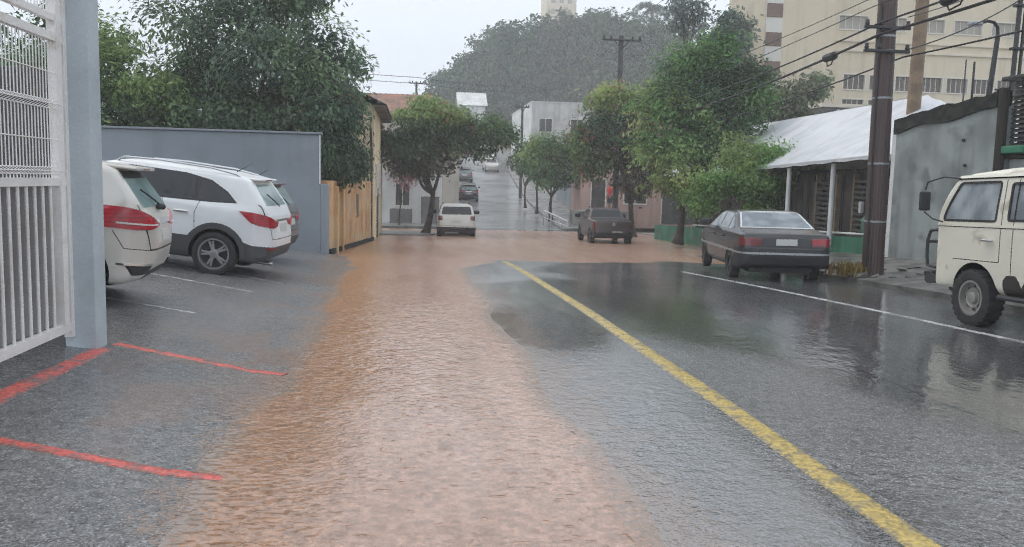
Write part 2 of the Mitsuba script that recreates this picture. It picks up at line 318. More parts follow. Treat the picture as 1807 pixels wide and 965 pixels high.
def surface_nets(F, org, h, level):
    F = F - level; s = F < 0
    nx, ny, nz = (n - 1 for n in F.shape)
    acc = np.zeros((nx, ny, nz, 3)); cnt = np.zeros((nx, ny, nz))
    C = [(i, j, k) for i in (0, 1) for j in (0, 1) for k in (0, 1)]
    def sub(A, c): return A[c[0]:c[0] + nx, c[1]:c[1] + ny, c[2]:c[2] + nz]
    for a in C:
        for ax in range(3):
            if a[ax]: continue
            b = list(a); b[ax] = 1
            fa, fb = sub(F, a), sub(F, b); m = sub(s, a) != sub(s, b)
            t = np.where(m, fa / np.where(m, fa - fb, 1), 0)
            for k in range(3):
                acc[..., k] += np.where(m, a[k] + (t if k == ax else 0), 0)
            cnt += m
    on = cnt > 0; idx = -np.ones(cnt.shape, int); idx[on] = np.arange(on.sum())
    cells = np.argwhere(on)
    V = (cells + acc[on] / cnt[on][:, None]) * h + org
    faces = []
    for ax in range(3):
        u, w = (ax + 1) % 3, (ax + 2) % 3
        sl0 = [slice(None)] * 3; sl1 = [slice(None)] * 3
        sl0[ax] = slice(0, -1); sl1[ax] = slice(1, None)
        m = s[tuple(sl0)] != s[tuple(sl1)]
        g = np.argwhere(m)
        ok = (g[:, u] > 0) & (g[:, w] > 0) & (g[:, u] < F.shape[u] - 1) & (g[:, w] < F.shape[w] - 1)
        g = g[ok]; flip = s[tuple(sl0)][tuple(g.T)]
        def at(du, dw):
            q = g.copy(); q[:, u] -= du; q[:, w] -= dw
            return idx[tuple(q.T)]
        a, b, c, d = at(1, 1), at(0, 1), at(0, 0), at(1, 0)
        q = np.stack([a, b, c, d], 1)
        q = np.where(flip[:, None], q, q[:, ::-1])
        faces.append(q)
    f = np.vstack(faces)
    return V, np.vstack([f[:, [0, 1, 2]], f[:, [0, 2, 3]]])

def to_mani(V, Fc):
    return m3.Manifold(m3.Mesh(np.asarray(V, np.float32), np.asarray(Fc, np.uint32)))
def tm(mani):
    m = mani.to_mesh()
    return trimesh.Trimesh(m.vert_properties[:, :3], m.tri_verts, process=False)

class Form:
    """profile: side outline (x, z); plan: half outline (x, y >= 0); section: half outline (y >= 0, z)."""
    def __init__(self, profile, plan, section, h=.035, k=.07, round_profile=.04):
        pr = rounded(profile, round_profile)
        pl = np.vstack([np.array(plan), np.array(plan)[::-1] * [1, -1]])
        se = np.vstack([np.array(section), np.array(section)[::-1] * [-1, 1]])
        pl = rounded(pl, .06); se = rounded(se, .05)
        lo = np.array([pr[:, 0].min(), -pl[:, 1].max(), pr[:, 1].min()]) - 3.3 * h
        hi = np.array([pr[:, 0].max(), pl[:, 1].max(), pr[:, 1].max()]) + 3.3 * h
        n = np.ceil((hi - lo) / h).astype(int) + 1
        x, y, z = (lo[i] + h * np.arange(n[i]) for i in range(3))
        dp = poly_sdf(pr, *np.meshgrid(x, z, indexing='ij'))[:, None, :]
        dl = poly_sdf(pl, *np.meshgrid(x, y, indexing='ij'))[:, :, None]
        ds = poly_sdf(se, *np.meshgrid(y, z, indexing='ij'))[None]
        self.F = smax(smax(dl, ds, .04), dp, k) ; self.F = self.F + np.zeros(tuple(n))
        self.lo, self.h, self.cache = lo, h, {}
    def iso(self, level):
        if level not in self.cache:
            self.cache[level] = to_mani(*surface_nets(self.F, self.lo, self.h, level))
        return self.cache[level]
    def panel(self, prism, out=.004, inn=-.012):
        return (self.iso(out) ^ prism) - self.iso(inn)

def ring_of(poly):
    p = np.asarray(poly, float)
    a = (p[:, 0] * np.roll(p[:, 1], -1) - np.roll(p[:, 0], -1) * p[:, 1]).sum()
    return p if a > 0 else p[::-1]
def prism(axis, poly, lo, hi):
    """Side-view polygon (x, z) drawn out along y, or rear-view polygon (y, z) along x, or plan polygon (x, y) along z."""
    m = m3.Manifold.extrude(m3.CrossSection([ring_of(poly)]), hi - lo)
    if axis == 'z': return m.translate((0, 0, lo))
    if axis == 'y': return m.rotate((90, 0, 0)).translate((0, hi, 0))
    return m.transform(np.array([[0, 0, 1, lo], [1, 0, 0, 0], [0, 1, 0, 0]], float))
def strip(pts, w):
    from shapely.geometry import LineString
    return np.array(LineString(pts).buffer(w / 2, cap_style=2, join_style=2).exterior.coords)[:-1]
def annulus(axis, c, r0, r1, lo, hi, z0=None, n=40):
    a = np.arange(n) * 2 * np.pi / n
    ring = np.stack([np.cos(a), np.sin(a)], -1)
    out = prism(axis, ring * r1 + c, lo, hi) - prism(axis, ring * r0 + c, lo - .01, hi + .01)
    return out

_wheel_cache = {}
def wheel_meshes(r, w, rim_r, spokes, style):
    k = (r, w, rim_r, spokes, style)
    if k in _wheel_cache: return _wheel_cache[k]
    hw = w / 2
    prof = np.array([(rim_r, -hw * .8), (rim_r + .02, -hw * .95), (r - .05, -hw), (r - .015, -hw * .88), (r, -hw * .6), (r, hw * .6), (r - .015, hw * .88), (r - .05, hw), (rim_r + .02, hw * .95), (rim_r, hw * .8), (rim_r - .015, 0), (rim_r, -hw * .8)])
    ty = trimesh.creation.revolve(prof, sections=40)
    if style == 'offroad':
        lugs = []
        for i in range(28):
            for s in (-1, 1):
                b = trimesh.creation.box((.022, .038, hw * .8)); b.apply_translation((r - .007, 0, s * hw * .5))
                b.apply_transform(trimesh.transformations.rotation_matrix(2 * np.pi * (i + .25 * s) / 28, (0, 0, 1))); lugs.append(b)
        ty = cat_([ty] + lugs)
    # rim: barrel, dish set back, spokes standing proud, hub
    bar = trimesh.creation.revolve(np.array([(rim_r - .012, -hw * .85), (rim_r + .008, -hw * .85), (rim_r + .012, hw * .86), (rim_r - .018, hw * .86), (rim_r - .02, hw * .3), (rim_r - .012, -hw * .85)]), sections=40)
    dish = trimesh.creation.cylinder(rim_r - .01, .02, sections=32); dish.apply_translation((0, 0, hw * .15))
    hub = trimesh.creation.revolve(np.array([(0.001, hw * .2), (.075, hw * .2), (.07, hw * .72), (.05, hw * .8), (0.001, hw * .8)]), sections=20)
    sp = []
    for i in range(spokes):
        a = 2 * np.pi * i / spokes
        for da in ((-.14, .14) if style == 'alloy' else (0,)):
            L = rim_r - .03
            b = rbox(.03, L, -.017 if style == 'alloy' else -.05, .017 if style == 'alloy' else .05, hw * .45, hw * .74, .008, 6)
            b = tm(b); b.apply_transform(trimesh.transformations.rotation_matrix(a + da, (0, 0, 1))); sp.append(b)
    back = dish
    if style in ('steel', 'offroad'):
        disc = trimesh.creation.revolve(np.array([(.0, hw * .2), (.09, hw * .45), (.12, hw * .55), (rim_r * .62, hw * .35), (rim_r * .75, hw * .25), (rim_r - .012, hw * .3)]), sections=32)
        holes = []
        m = cat_([disc])
        sp = [m]
        for i in range(8):
            a = 2 * np.pi * i / 8
            h = trimesh.creation.cylinder(.022, .02, sections=10); h.apply_translation((rim_r * .68 * math.cos(a), rim_r * .68 * math.sin(a), hw * .34)); holes.append(h)
        back = cat_(holes)
    _wheel_cache[k] = (ty, cat_([bar, hub] + sp), back)
    return _wheel_cache[k]

def add_wheel(key, x, y, side, r, w, rim_r, rim_mat, spokes=5, style='alloy', steer=0.0, hollow='plastic_black'):
    wk = numbered(key + '__wheel')
    ty, rim, back = wheel_meshes(r, w, rim_r, spokes, style)
    A = trimesh.transformations.rotation_matrix(math.radians(-90 * side), (1, 0, 0))
    A = trimesh.transformations.rotation_matrix(math.radians(steer), (0, 0, 1)) @ A
    A[:3, 3] = (x, y, r)
    root = key
    for nm, ms, mt in (('tyre', ty, 'rubber'), ('rim', rim, rim_mat), ('brake_disc', back, hollow)):
        c = ms.copy(); c.apply_transform(A)
        k = f'{wk}__{nm}'
        scene[k] = {**PLY(c, mt, 35), 'to_world': place[root]}

def build_body(key, form, paint, wheels, r_arch, half, cut=(), floor=.24, arch_dark='plastic_black', hollow=None):
    """Body with wheel arches cut out, dark wells behind them."""
    b = form.iso(0.0)
    if hollow is not None:
        b = b - form.iso(-.03)
        for p in hollow: b = b - p
    n = 40; a = np.arange(n) * 2 * np.pi / n; ring = np.stack([np.cos(a), np.sin(a)], -1)
    wells = []
    for (x, zc) in wheels:
        for s in (-1, 1):
            c = prism('y', ring * r_arch + (x, zc), half - .30, half + .2) if s > 0 else prism('y', ring * r_arch + (x, zc), -half - .2, -half + .30)
            b = b - c
            lo, hi = (half - .30, half - .02) if s > 0 else (-half + .02, -half + .30)
            sh = (prism('y', ring * (r_arch + .006) + (x, zc), lo, hi) - prism('y', ring * (r_arch - .006) + (x, zc), lo - .02, hi + .02))
            disc = prism('y', ring * (r_arch + .006) + (x, zc), (half - .305) if s > 0 else (-half + .295), (half - .295) if s > 0 else (-half + .305))
            wells.append(((sh + disc) ^ form.iso(-.004)))
    part(key, 'body', tm(b), paint, 40)
    for w in wells: part(key, 'wheel_well', tm(w), arch_dark, 30)

def P_(key, form, name, prisms, mat, out=.004, inn=-.012, label=None, smooth=40):
    """A panel that lies on the body; its separate pieces become parts of their own."""
    m = form.panel(prisms, out, inn)
    for c in m.decompose():
        if c.num_tri() > 8 and c.volume() > 2e-7: part(key, name, tm(c), mat, smooth, label=label)

# ------------------------------------------------------------------ the cars themselves (nose to +x in their own space)
def ell(name, key, c, rad, mat, rot=None):
    s = trimesh.creation.icosphere(2); s.apply_scale(rad)
    if rot is not None: s.apply_transform(trimesh.transformations.rotation_matrix(*rot))
    s.apply_translation(c); return part(key, name, s, mat, True)

def make_suv(label, loc, rotz, paint='paint_white', pitch=0., roll=0., group=None, detail=True, clad='plastic_grey', glass='glass_dark', name='parked_car', rim='rim_alloy'):
    key = thing(name, label, 'car', loc, rotz, group, pitch=pitch, roll=roll)
    prof = [(-1.95, .27), (-2.12, .36), (-2.19, .50), (-2.20, .66), (-2.15, .82), (-2.12, 1.00), (-2.03, 1.14), (-1.86, 1.36), (-1.73, 1.53), (-1.62, 1.585), (-1.2, 1.635), (-.4, 1.655), (.25, 1.63), (.62, 1.52), (1.18, 1.13), (1.3, 1.08), (1.85, 1.0), (2.08, .90), (2.16, .72), (2.16, .42), (2.0, .26), (1.0, .24), (-1.0, .24)]
    plan = [(-2.24, 0), (-2.22, .50), (-2.12, .70), (-1.9, .83), (-1.45, .88), (0, .885), (1.4, .87), (1.85, .80), (2.08, .62), (2.18, .3), (2.19, 0)]
    sec = [(0, .20), (.80, .22), (.86, .34), (.885, .62), (.875, .92), (.85, 1.06), (.80, 1.14), (.66, 1.54), (.58, 1.615), (.35, 1.66), (0, 1.67)]
    f = Form(prof, plan, sec, .036)
    RW, RA = .345, .40; xr, xf = -1.335, 1.335
    build_body(key, f, paint, [(xr, RW), (xf, RW)], RA, .885)
    Y = (-1.2, 1.2)
    day = [(1.02, 1.10), (.55, 1.46), (.1, 1.545), (-.75, 1.535), (-1.15, 1.47), (-1.43, 1.32), (-1.60, 1.165), (-1.2, 1.135), (0, 1.10)]
    P_(key, f, 'window_trim', prism('y', day, *Y), 'plastic_black', .003)
    def clip(x0, x1, pad=.02): 
        g = Polygon(day).buffer(-pad).intersection(Polygon([(x0, 0), (x1, 0), (x1, 3), (x0, 3)])); return np.array(g.exterior.coords)[:-1]
    for a, b in ((.04, .95), (-.92, -.02), (-1.6, -.98)):
        for s in (Y[0], 0), (0, Y[1]):
            P_(key, f, 'window', prism('y', clip(a, b), *s), glass, .006)
    P_(key, f, 'rear_window', prism('x', [(-.60, 1.17), (.60, 1.17), (.52, 1.44), (.46, 1.48), (-.46, 1.48), (-.52, 1.44)], -2.4, -1.5), 'glass_teal' if glass == 'glass_dark' else glass, .005)
    P_(key, f, 'windscreen', prism('x', [(-.70, 1.14), (.70, 1.14), (.56, 1.52), (-.56, 1.52)], .5, 1.6), glass, .005)
    if clad:
        for x in (xr, xf):
            ann = annulus('y', (x, RW), RA - .004, RA + .085, -1.2, 1.2)
            P_(key, f, 'wheel_arch_trim', ann ^ prism('y', [(-3, .26), (3, .26), (3, 2), (-3, 2)], -1.2, 1.2), clad, .014)
        lows = [(-2.4, .2), (2.4, .2), (2.4, .50), (1.9, .52), (1.75, .60), (-1.75, .58), (-1.9, .54), (-2.4, .53)]
        ar = prism('y', [(x0 + xr, z0) for x0, z0 in np.stack([np.cos(np.arange(32) * np.pi / 16), np.sin(np.arange(32) * np.pi / 16)], -1) * RA + (0, RW)], -1.3, 1.3) + prism('y', [(x0 + xf, z0) for x0, z0 in np.stack([np.cos(np.arange(32) * np.pi / 16), np.sin(np.arange(32) * np.pi / 16)], -1) * RA + (0, RW)], -1.3, 1.3)
        P_(key, f, 'lower_trim', prism('y', lows, -1.2, 1.2) - ar, clad, .010)
    for s in (-1, 1):
        lamp = [(s * .30, .92), (s * .52, .955), (s * .95, 1.09), (s * .97, .99), (s * .80, .86), (s * .62, .83), (s * .36, .86)]
        P_(key, f, 'tail_light', prism('x', lamp, -2.4, -1.5) ^ prism('y', [(-2.4, .80), (-2.4, 1.0), (-2.1, 1.03), (-1.62, 1.085), (-1.72, 1.0), (-1.88, .87)], -1.2, 1.2), 'lamp_red', .012)
        lampf = [(s * .45, .80), (s * .70, .82), (s * .95, .97), (s * .95, .90), (s * .78, .74), (s * .5, .72)]
        P_(key, f, 'headlight', prism('x', lampf, 1.6, 2.4), 'lamp_clear', .010)
        add_wheel(key, xr, s * .775, s, RW, .225, .235, rim); add_wheel(key, xf, s * .775, s, RW, .225, .235, rim)
    if not detail: return key
    P_(key, f, 'number_plate', prism('x', [(-.21, .77), (.21, .77), (.21, .89), (-.21, .89)], -2.4, -1.9), 'plate', .010)
    P_(key, f, 'rear_trim', prism('x', [(-.42, .935), (.42, .935), (.42, .965), (-.42, .965)], -2.4, -1.9), 'chrome', .010)
    for pts in ([(-.47, .45), (-.47, 1.10), (-.49, 1.52)], [(.52, .45), (.50, 1.10)], [(-1.0, .72), (-.98, .95), (-1.03, 1.13)], [(1.02, .6), (1.0, 1.09)]):
        P_(key, f, 'door_seam', prism('y', strip(pts, .009), -1.2, 1.2), 'plastic_black', .0015)
    P_(key, f, 'hatch_seam', prism('x', strip([(-.78, 1.18), (-.74, .98), (-.66, .80), (-.62, .66), (.62, .66), (.66, .80), (.74, .98), (.78, 1.18)], .010), -2.4, -1.9), 'plastic_black', .0015)
    for s in (-1, 1):
        for x in (-.78, .18):
            part(key, 'door_handle', tm(rbox(x - .11, x + .11, s * .868, s * .905, .93, .965, .012)) if s > 0 else tm(rbox(x - .11, x + .11, -.905, -.868, .93, .965, .012)), 'chrome', 30)
        z0 = 1.575
        rail = tube([(.35, s * .60, 1.585), (.25, s * .60, 1.65), (-.3, s * .60, 1.672), (-1.1, s * .60, 1.655), (-1.5, s * .60, 1.60), (-1.56, s * .60, 1.57)], .016, 8)
        part(key, 'roof_rail', rail, 'chrome', 30)
        m = rbox(.88, 1.02, s * 1.04 - .11, s * 1.04 + .11, 1.08, 1.24, .05, 10)
        part(key, 'mirror', tm(m), paint, 30)
    sp = rbox(-1.84, -1.50, -.55, .55, 1.535, 1.575, .018, 8)
    part(key, 'spoiler', tm(sp), paint, 30)
    part(key, 'brake_light', tm(rbox(-1.852, -1.842, -.17, .17, 1.545, 1.562, .004)), 'lamp_dark_red')
    part(key, 'antenna', tube([(-1.32, 0, 1.63), (-1.45, 0, 1.72), (-1.56, 0, 1.80)], [.01, .006, .004], 6), 'plastic_black')
    part(key, 'exhaust', tube([(-1.9, .5, .27), (-2.16, .5, .265)], .035, 12), 'chrome', 30)
    part(key, 'wiper', tube([(-2.06, 0, 1.16), (-2.0, .16, 1.25), (-1.93, .36, 1.34)], .010, 6), 'plastic_black')
    for s in (-1, 1):
        P_(key, f, 'bumper_reflector', prism('x', [(s * .52, .48), (s * .72, .48), (s * .72, .53), (s * .52, .53)], -2.4, -1.9), 'lamp_dark_red', .016)
    return key

def make_hatch(label, loc, rotz, paint, pitch=0., roll=0., name='parked_car'):
    """Rounded small hatchback seen from its rear corner."""
    key = thing(name, label, 'car', loc, rotz, pitch=pitch, roll=roll)
    prof = [(-1.70, .22), (-1.88, .30), (-1.97, .46), (-2.00, .66), (-1.97, .82), (-1.93, .96), (-1.84, 1.06), (-1.66, 1.28), (-1.55, 1.41), (-1.40, 1.47), (-.8, 1.51), (-.1, 1.515), (.35, 1.46), (1.05, 1.05), (1.2, 1.0), (1.75, .88), (1.95, .70), (1.97, .42), (1.85, .22), (0, .20)]
    plan = [(-2.05, 0), (-2.03, .42), (-1.95, .62), (-1.75, .76), (-1.4, .835), (0, .85), (1.3, .83), (1.7, .76), (1.9, .56), (2.0, .2), (2.0, 0)]
    sec = [(0, .18), (.76, .20), (.82, .32), (.85, .6), (.84, .88), (.80, 1.0), (.77, 1.06), (.62, 1.42), (.54, 1.485), (.3, 1.52), (0, 1.53)]
    f = Form(prof, plan, sec, .034)
    RW, RA, xr, xf = .31, .36, -1.25, 1.27
    build_body(key, f, paint, [(xr, RW), (xf, RW)], RA, .85)
    day = [(.92, 1.02), (.35, 1.38), (-.1, 1.43), (-.8, 1.41), (-1.15, 1.33), (-1.30, 1.18), (-1.2, 1.08), (0, 1.03)]
    for a, b in ((-.02, .95), (-1.4, -.10)):
        g = Polygon(day).intersection(Polygon([(a, 0), (b, 0), (b, 3), (a, 3)]))
        for s in ((-1.2, 0), (0, 1.2)):
            P_(key, f, 'window', prism('y', np.array(g.exterior.coords)[:-1], *s), 'glass_dark', .005)
    P_(key, f, 'rear_window', prism('x', [(-.64, 1.055), (.64, 1.055), (.60, 1.20), (.53, 1.40), (-.53, 1.40), (-.60, 1.20)], -2.3, -1.2), 'glass_teal', .006)
    P_(key, f, 'window_top_band', prism('x', [(-.56, 1.335), (.56, 1.335), (.53, 1.405), (-.53, 1.405)], -2.3, -1.2), 'plastic_black', .009)
    P_(key, f, 'windscreen', prism('x', [(-.66, 1.06), (.66, 1.06), (.52, 1.42), (-.52, 1.42)], .3, 1.4), 'glass_dark', .005)
    for s in (-1, 1):
        P_(key, f, 'tail_light', prism('x', [(s * .28, .89), (s * .50, .95), (s * .78, 1.05), (s * .95, 1.065), (s * .95, .835), (s * .72, .82), (s * .5, .85), (s * .32, .862)], -2.3, -1.48), 'lamp_red', .014)
        P_(key, f, 'tail_light_band', prism('x', [(s * .42, .872), (s * .80, .875), (s * .80, .893), (s * .42, .886)], -2.3, -1.55), 'lamp_clear', .019)
        P_(key, f, 'bumper_vent', prism('x', [(s * .50, .44), (s * .76, .44), (s * .72, .34), (s * .54, .36)], -2.3, -1.6), 'plastic_black', .012)  # black vent opening in the bumper corner, no lamp
        P_(key, f, 'vent_trim', prism('x', strip([(s * .48, .455), (s * .78, .455)], .022), -2.3, -1.6), 'chrome', .016)
        P_(key, f, 'headlight', prism('x', [(s * .42, .72), (s * .8, .86), (s * .8, .74), (s * .5, .66)], 1.5, 2.3), 'lamp_clear', .008)
        add_wheel(key, xr, s * .745, s, RW, .20, .21, 'rim_alloy'); add_wheel(key, xf, s * .745, s, RW, .20, .21, 'rim_alloy')
        part(key, 'mirror', tm(rbox(.78, .92, s * .98 - .10, s * .98 + .10, 1.0, 1.14, .045, 10)), paint, 30)
        part(key, 'door_handle', tm(rbox(-.72, -.52, s * .845 - .02, s * .845 + .02, .90, .93, .01)), 'chrome', 30)
    P_(key, f, 'number_plate', prism('x', [(-.20, .70), (.20, .70), (.20, .82), (-.20, .82)], -2.3, -1.7), 'plate', .010)
    P_(key, f, 'hatch_trim', prism('x', [(-.30, .885), (.30, .885), (.28, .93), (-.28, .93)], -2.3, -1.7), 'chrome', .016)
    P_(key, f, 'bumper_skirt', prism('x', [(-.52, .2), (.52, .2), (.46, .37), (-.46, .37)], -2.3, -1.6), 'plastic_black', .008)
    P_(key, f, 'hatch_seam', prism('x', strip([(-.70, 1.08), (-.66, .86), (-.60, .62), (.60, .62), (.66, .86), (.70, 1.08)], .010), -2.3, -1.7), 'plastic_black', .0015)
    P_(key, f, 'bumper_seam', prism('y', strip([(-2.2, .60), (-1.72, .62), (-1.6, .80)], .008), -1.2, 1.2), 'plastic_black', .0015)
    part(key, 'spoiler', tm(rbox(-1.72, -1.38, -.52, .52, 1.425, 1.465, .018)), paint, 30)
    part(key, 'brake_light', tm(rbox(-1.735, -1.722, -.15, .15, 1.435, 1.452, .004)), 'lamp_dark_red')
    part(key, 'wiper', tube([(-1.90, 0, 1.075), (-1.82, .18, 1.16), (-1.75, .36, 1.23)], .010, 6), 'plastic_black')
    part(key, 'wiper_hub', tm(rbox(-1.96, -1.86, -.05, .05, 1.02, 1.09, .03)), 'plastic_black', 30)
    return key

def make_sedan(label, loc, rotz):
    """Older three-box saloon."""
    key = thing('parked_car', label, 'car', loc, rotz)
    prof = [(-1.95, .30), (-2.16, .38), (-2.20, .55), (-2.16, .72), (-2.14, .90), (-2.08, .97), (-1.62, 1.02), (-1.45, 1.05), (-.85, 1.32), (-.68, 1.365), (-.1, 1.39), (.35, 1.345), (.55, 1.29), (1.10, 1.0), (1.25, .96), (2.05, .84), (2.12, .66), (2.12, .42), (2.0, .28), (0, .24)]
    plan = [(-2.25, 0), (-2.23, .60), (-2.15, .80), (-1.95, .86), (-1.3, .885), (0, .89), (1.4, .87), (1.95, .80), (2.1, .63), (2.17, .2), (2.17, 0)]
    sec = [(0, .2), (.81, .22), (.87, .34), (.89, .62), (.88, .82), (.83, .95), (.80, .99), (.65, 1.31), (.58, 1.36), (.3, 1.395), (0, 1.40)]
    f = Form(prof, plan, sec, .034, k=.05)
    RW, RA, xr, xf = .30, .345, -1.24, 1.30
    build_body(key, f, 'paint_dark', [(xr, RW), (xf, RW)], RA, .89)
    day = [(.98, .99), (.42, 1.27), (.1, 1.315), (-.6, 1.295), (-.82, 1.23), (-1.15, 1.055), (-1.1, 1.0), (0, .985)]
    for a, b in ((.03, 1.0), (-.72, -.04), (-1.2, -.78)):
        g = Polygon(day).intersection(Polygon([(a, 0), (b, 0), (b, 3), (a, 3)]))
        for s in ((-1.2, 0), (0, 1.2)):
            P_(key, f, 'window', prism('y', np.array(g.exterior.coords)[:-1], *s), 'glass_fog_sky', .005)
    P_(key, f, 'rear_window', prism('x', [(-.68, 1.065), (.68, 1.065), (.56, 1.335), (-.56, 1.335)], -1.9, -.55), 'glass_fog_sky', .006)
    P_(key, f, 'window_trim', prism('x', strip([(-.705, 1.055), (.705, 1.055), (.575, 1.35), (-.575, 1.35), (-.705, 1.055)], .022), -1.9, -.55), 'chrome', .004)
    P_(key, f, 'windscreen', prism('x', [(-.66, 1.02), (.66, 1.02), (.52, 1.31), (-.52, 1.31)], .3, 1.4), 'glass_dark', .005)
    P_(key, f, 'tail_panel', prism('x', [(-.46, .735), (.46, .735), (.46, .885), (-.46, .885)], -2.4, -2.05), 'plastic_grey', .008)
    P_(key, f, 'number_plate', prism('x', [(-.20, .75), (.20, .75), (.20, .87), (-.20, .87)], -2.4, -2.05), 'plate', .014)
    for s in (-1, 1):
        P_(key, f, 'tail_light', prism('x', [(s * .48, .735), (s * .95, .735), (s * .95, .895), (s * .48, .885)], -2.4, -1.98), 'lamp_red' if s < 0 else 'lamp_dark_red', .012)
        P_(key, f, 'indicator_lamp', prism('x', [(s * .48, .735), (s * .95, .735), (s * .95, .775), (s * .48, .775)], -2.4, -1.98), 'lamp_dark_red', .016)
        P_(key, f, 'headlight', prism('x', [(s * .4, .68), (s * .8, .68), (s * .8, .82), (s * .4, .80)], 1.9, 2.4), 'lamp_clear', .008)
        for x, st in ((xr, 0), (xf, -6)):
            add_wheel(key, x, s * .785, s, RW, .185, .20, 'rim_dark', 8, 'steel', st)
        part(key, 'mirror', tm(rbox(.74, .84, s * .97 - .09, s * .97 + .09, 1.0, 1.12, .03, 8)), 'plastic_black', 30)
        for x in (-.62, .22):
            part(key, 'door_handle', tm(rbox(x - .09, x + .09, s * .885 - .018, s * .885 + .018, .82, .85, .01)), 'plastic_black', 30)
    # rubbing strip, bumper strips and sill
    P_(key, f, 'rubbing_strip', prism('y', [(-1.9, .575), (1.9, .555), (1.9, .60), (-1.9, .62)], -1.2, 1.2), 'grey_metal', .012)
    P_(key, f, 'bumper_strip', prism('x', [(-1, .575), (1, .575), (1, .615), (-1, .615)], -2.5, -1.6), 'grey_metal', .022)
    P_(key, f, 'bumper', prism('y', [(-2.5, .32), (-1.62, .32), (-1.66, .685), (-2.5, .685)], -1.2, 1.2), 'plastic_black', .018)
    P_(key, f, 'boot_seam', prism('x', strip([(-.66, .96), (-.66, .715), (.66, .715), (.66, .96)], .010), -2.4, -2.0), 'plastic_black', .0015)
    for pts in ([(-.75, .34), (-.75, .95), (-.72, 1.28)], [(.0, .34), (.0, .98), (.02, 1.31)], [(.92, .4), (.92, .96)]):
        P_(key, f, 'door_seam', prism('y', strip(pts, .009), -1.2, 1.2), 'plastic_black', .0015)
    part(key, 'exhaust', tube([(-1.9, .45, .27), (-2.2, .45, .25)], .025, 10), 'rust', 30)
    part(key, 'floor_pan', box(-1.8, 1.8, -.6, .6, .2, .3), 'plastic_black')
    return key

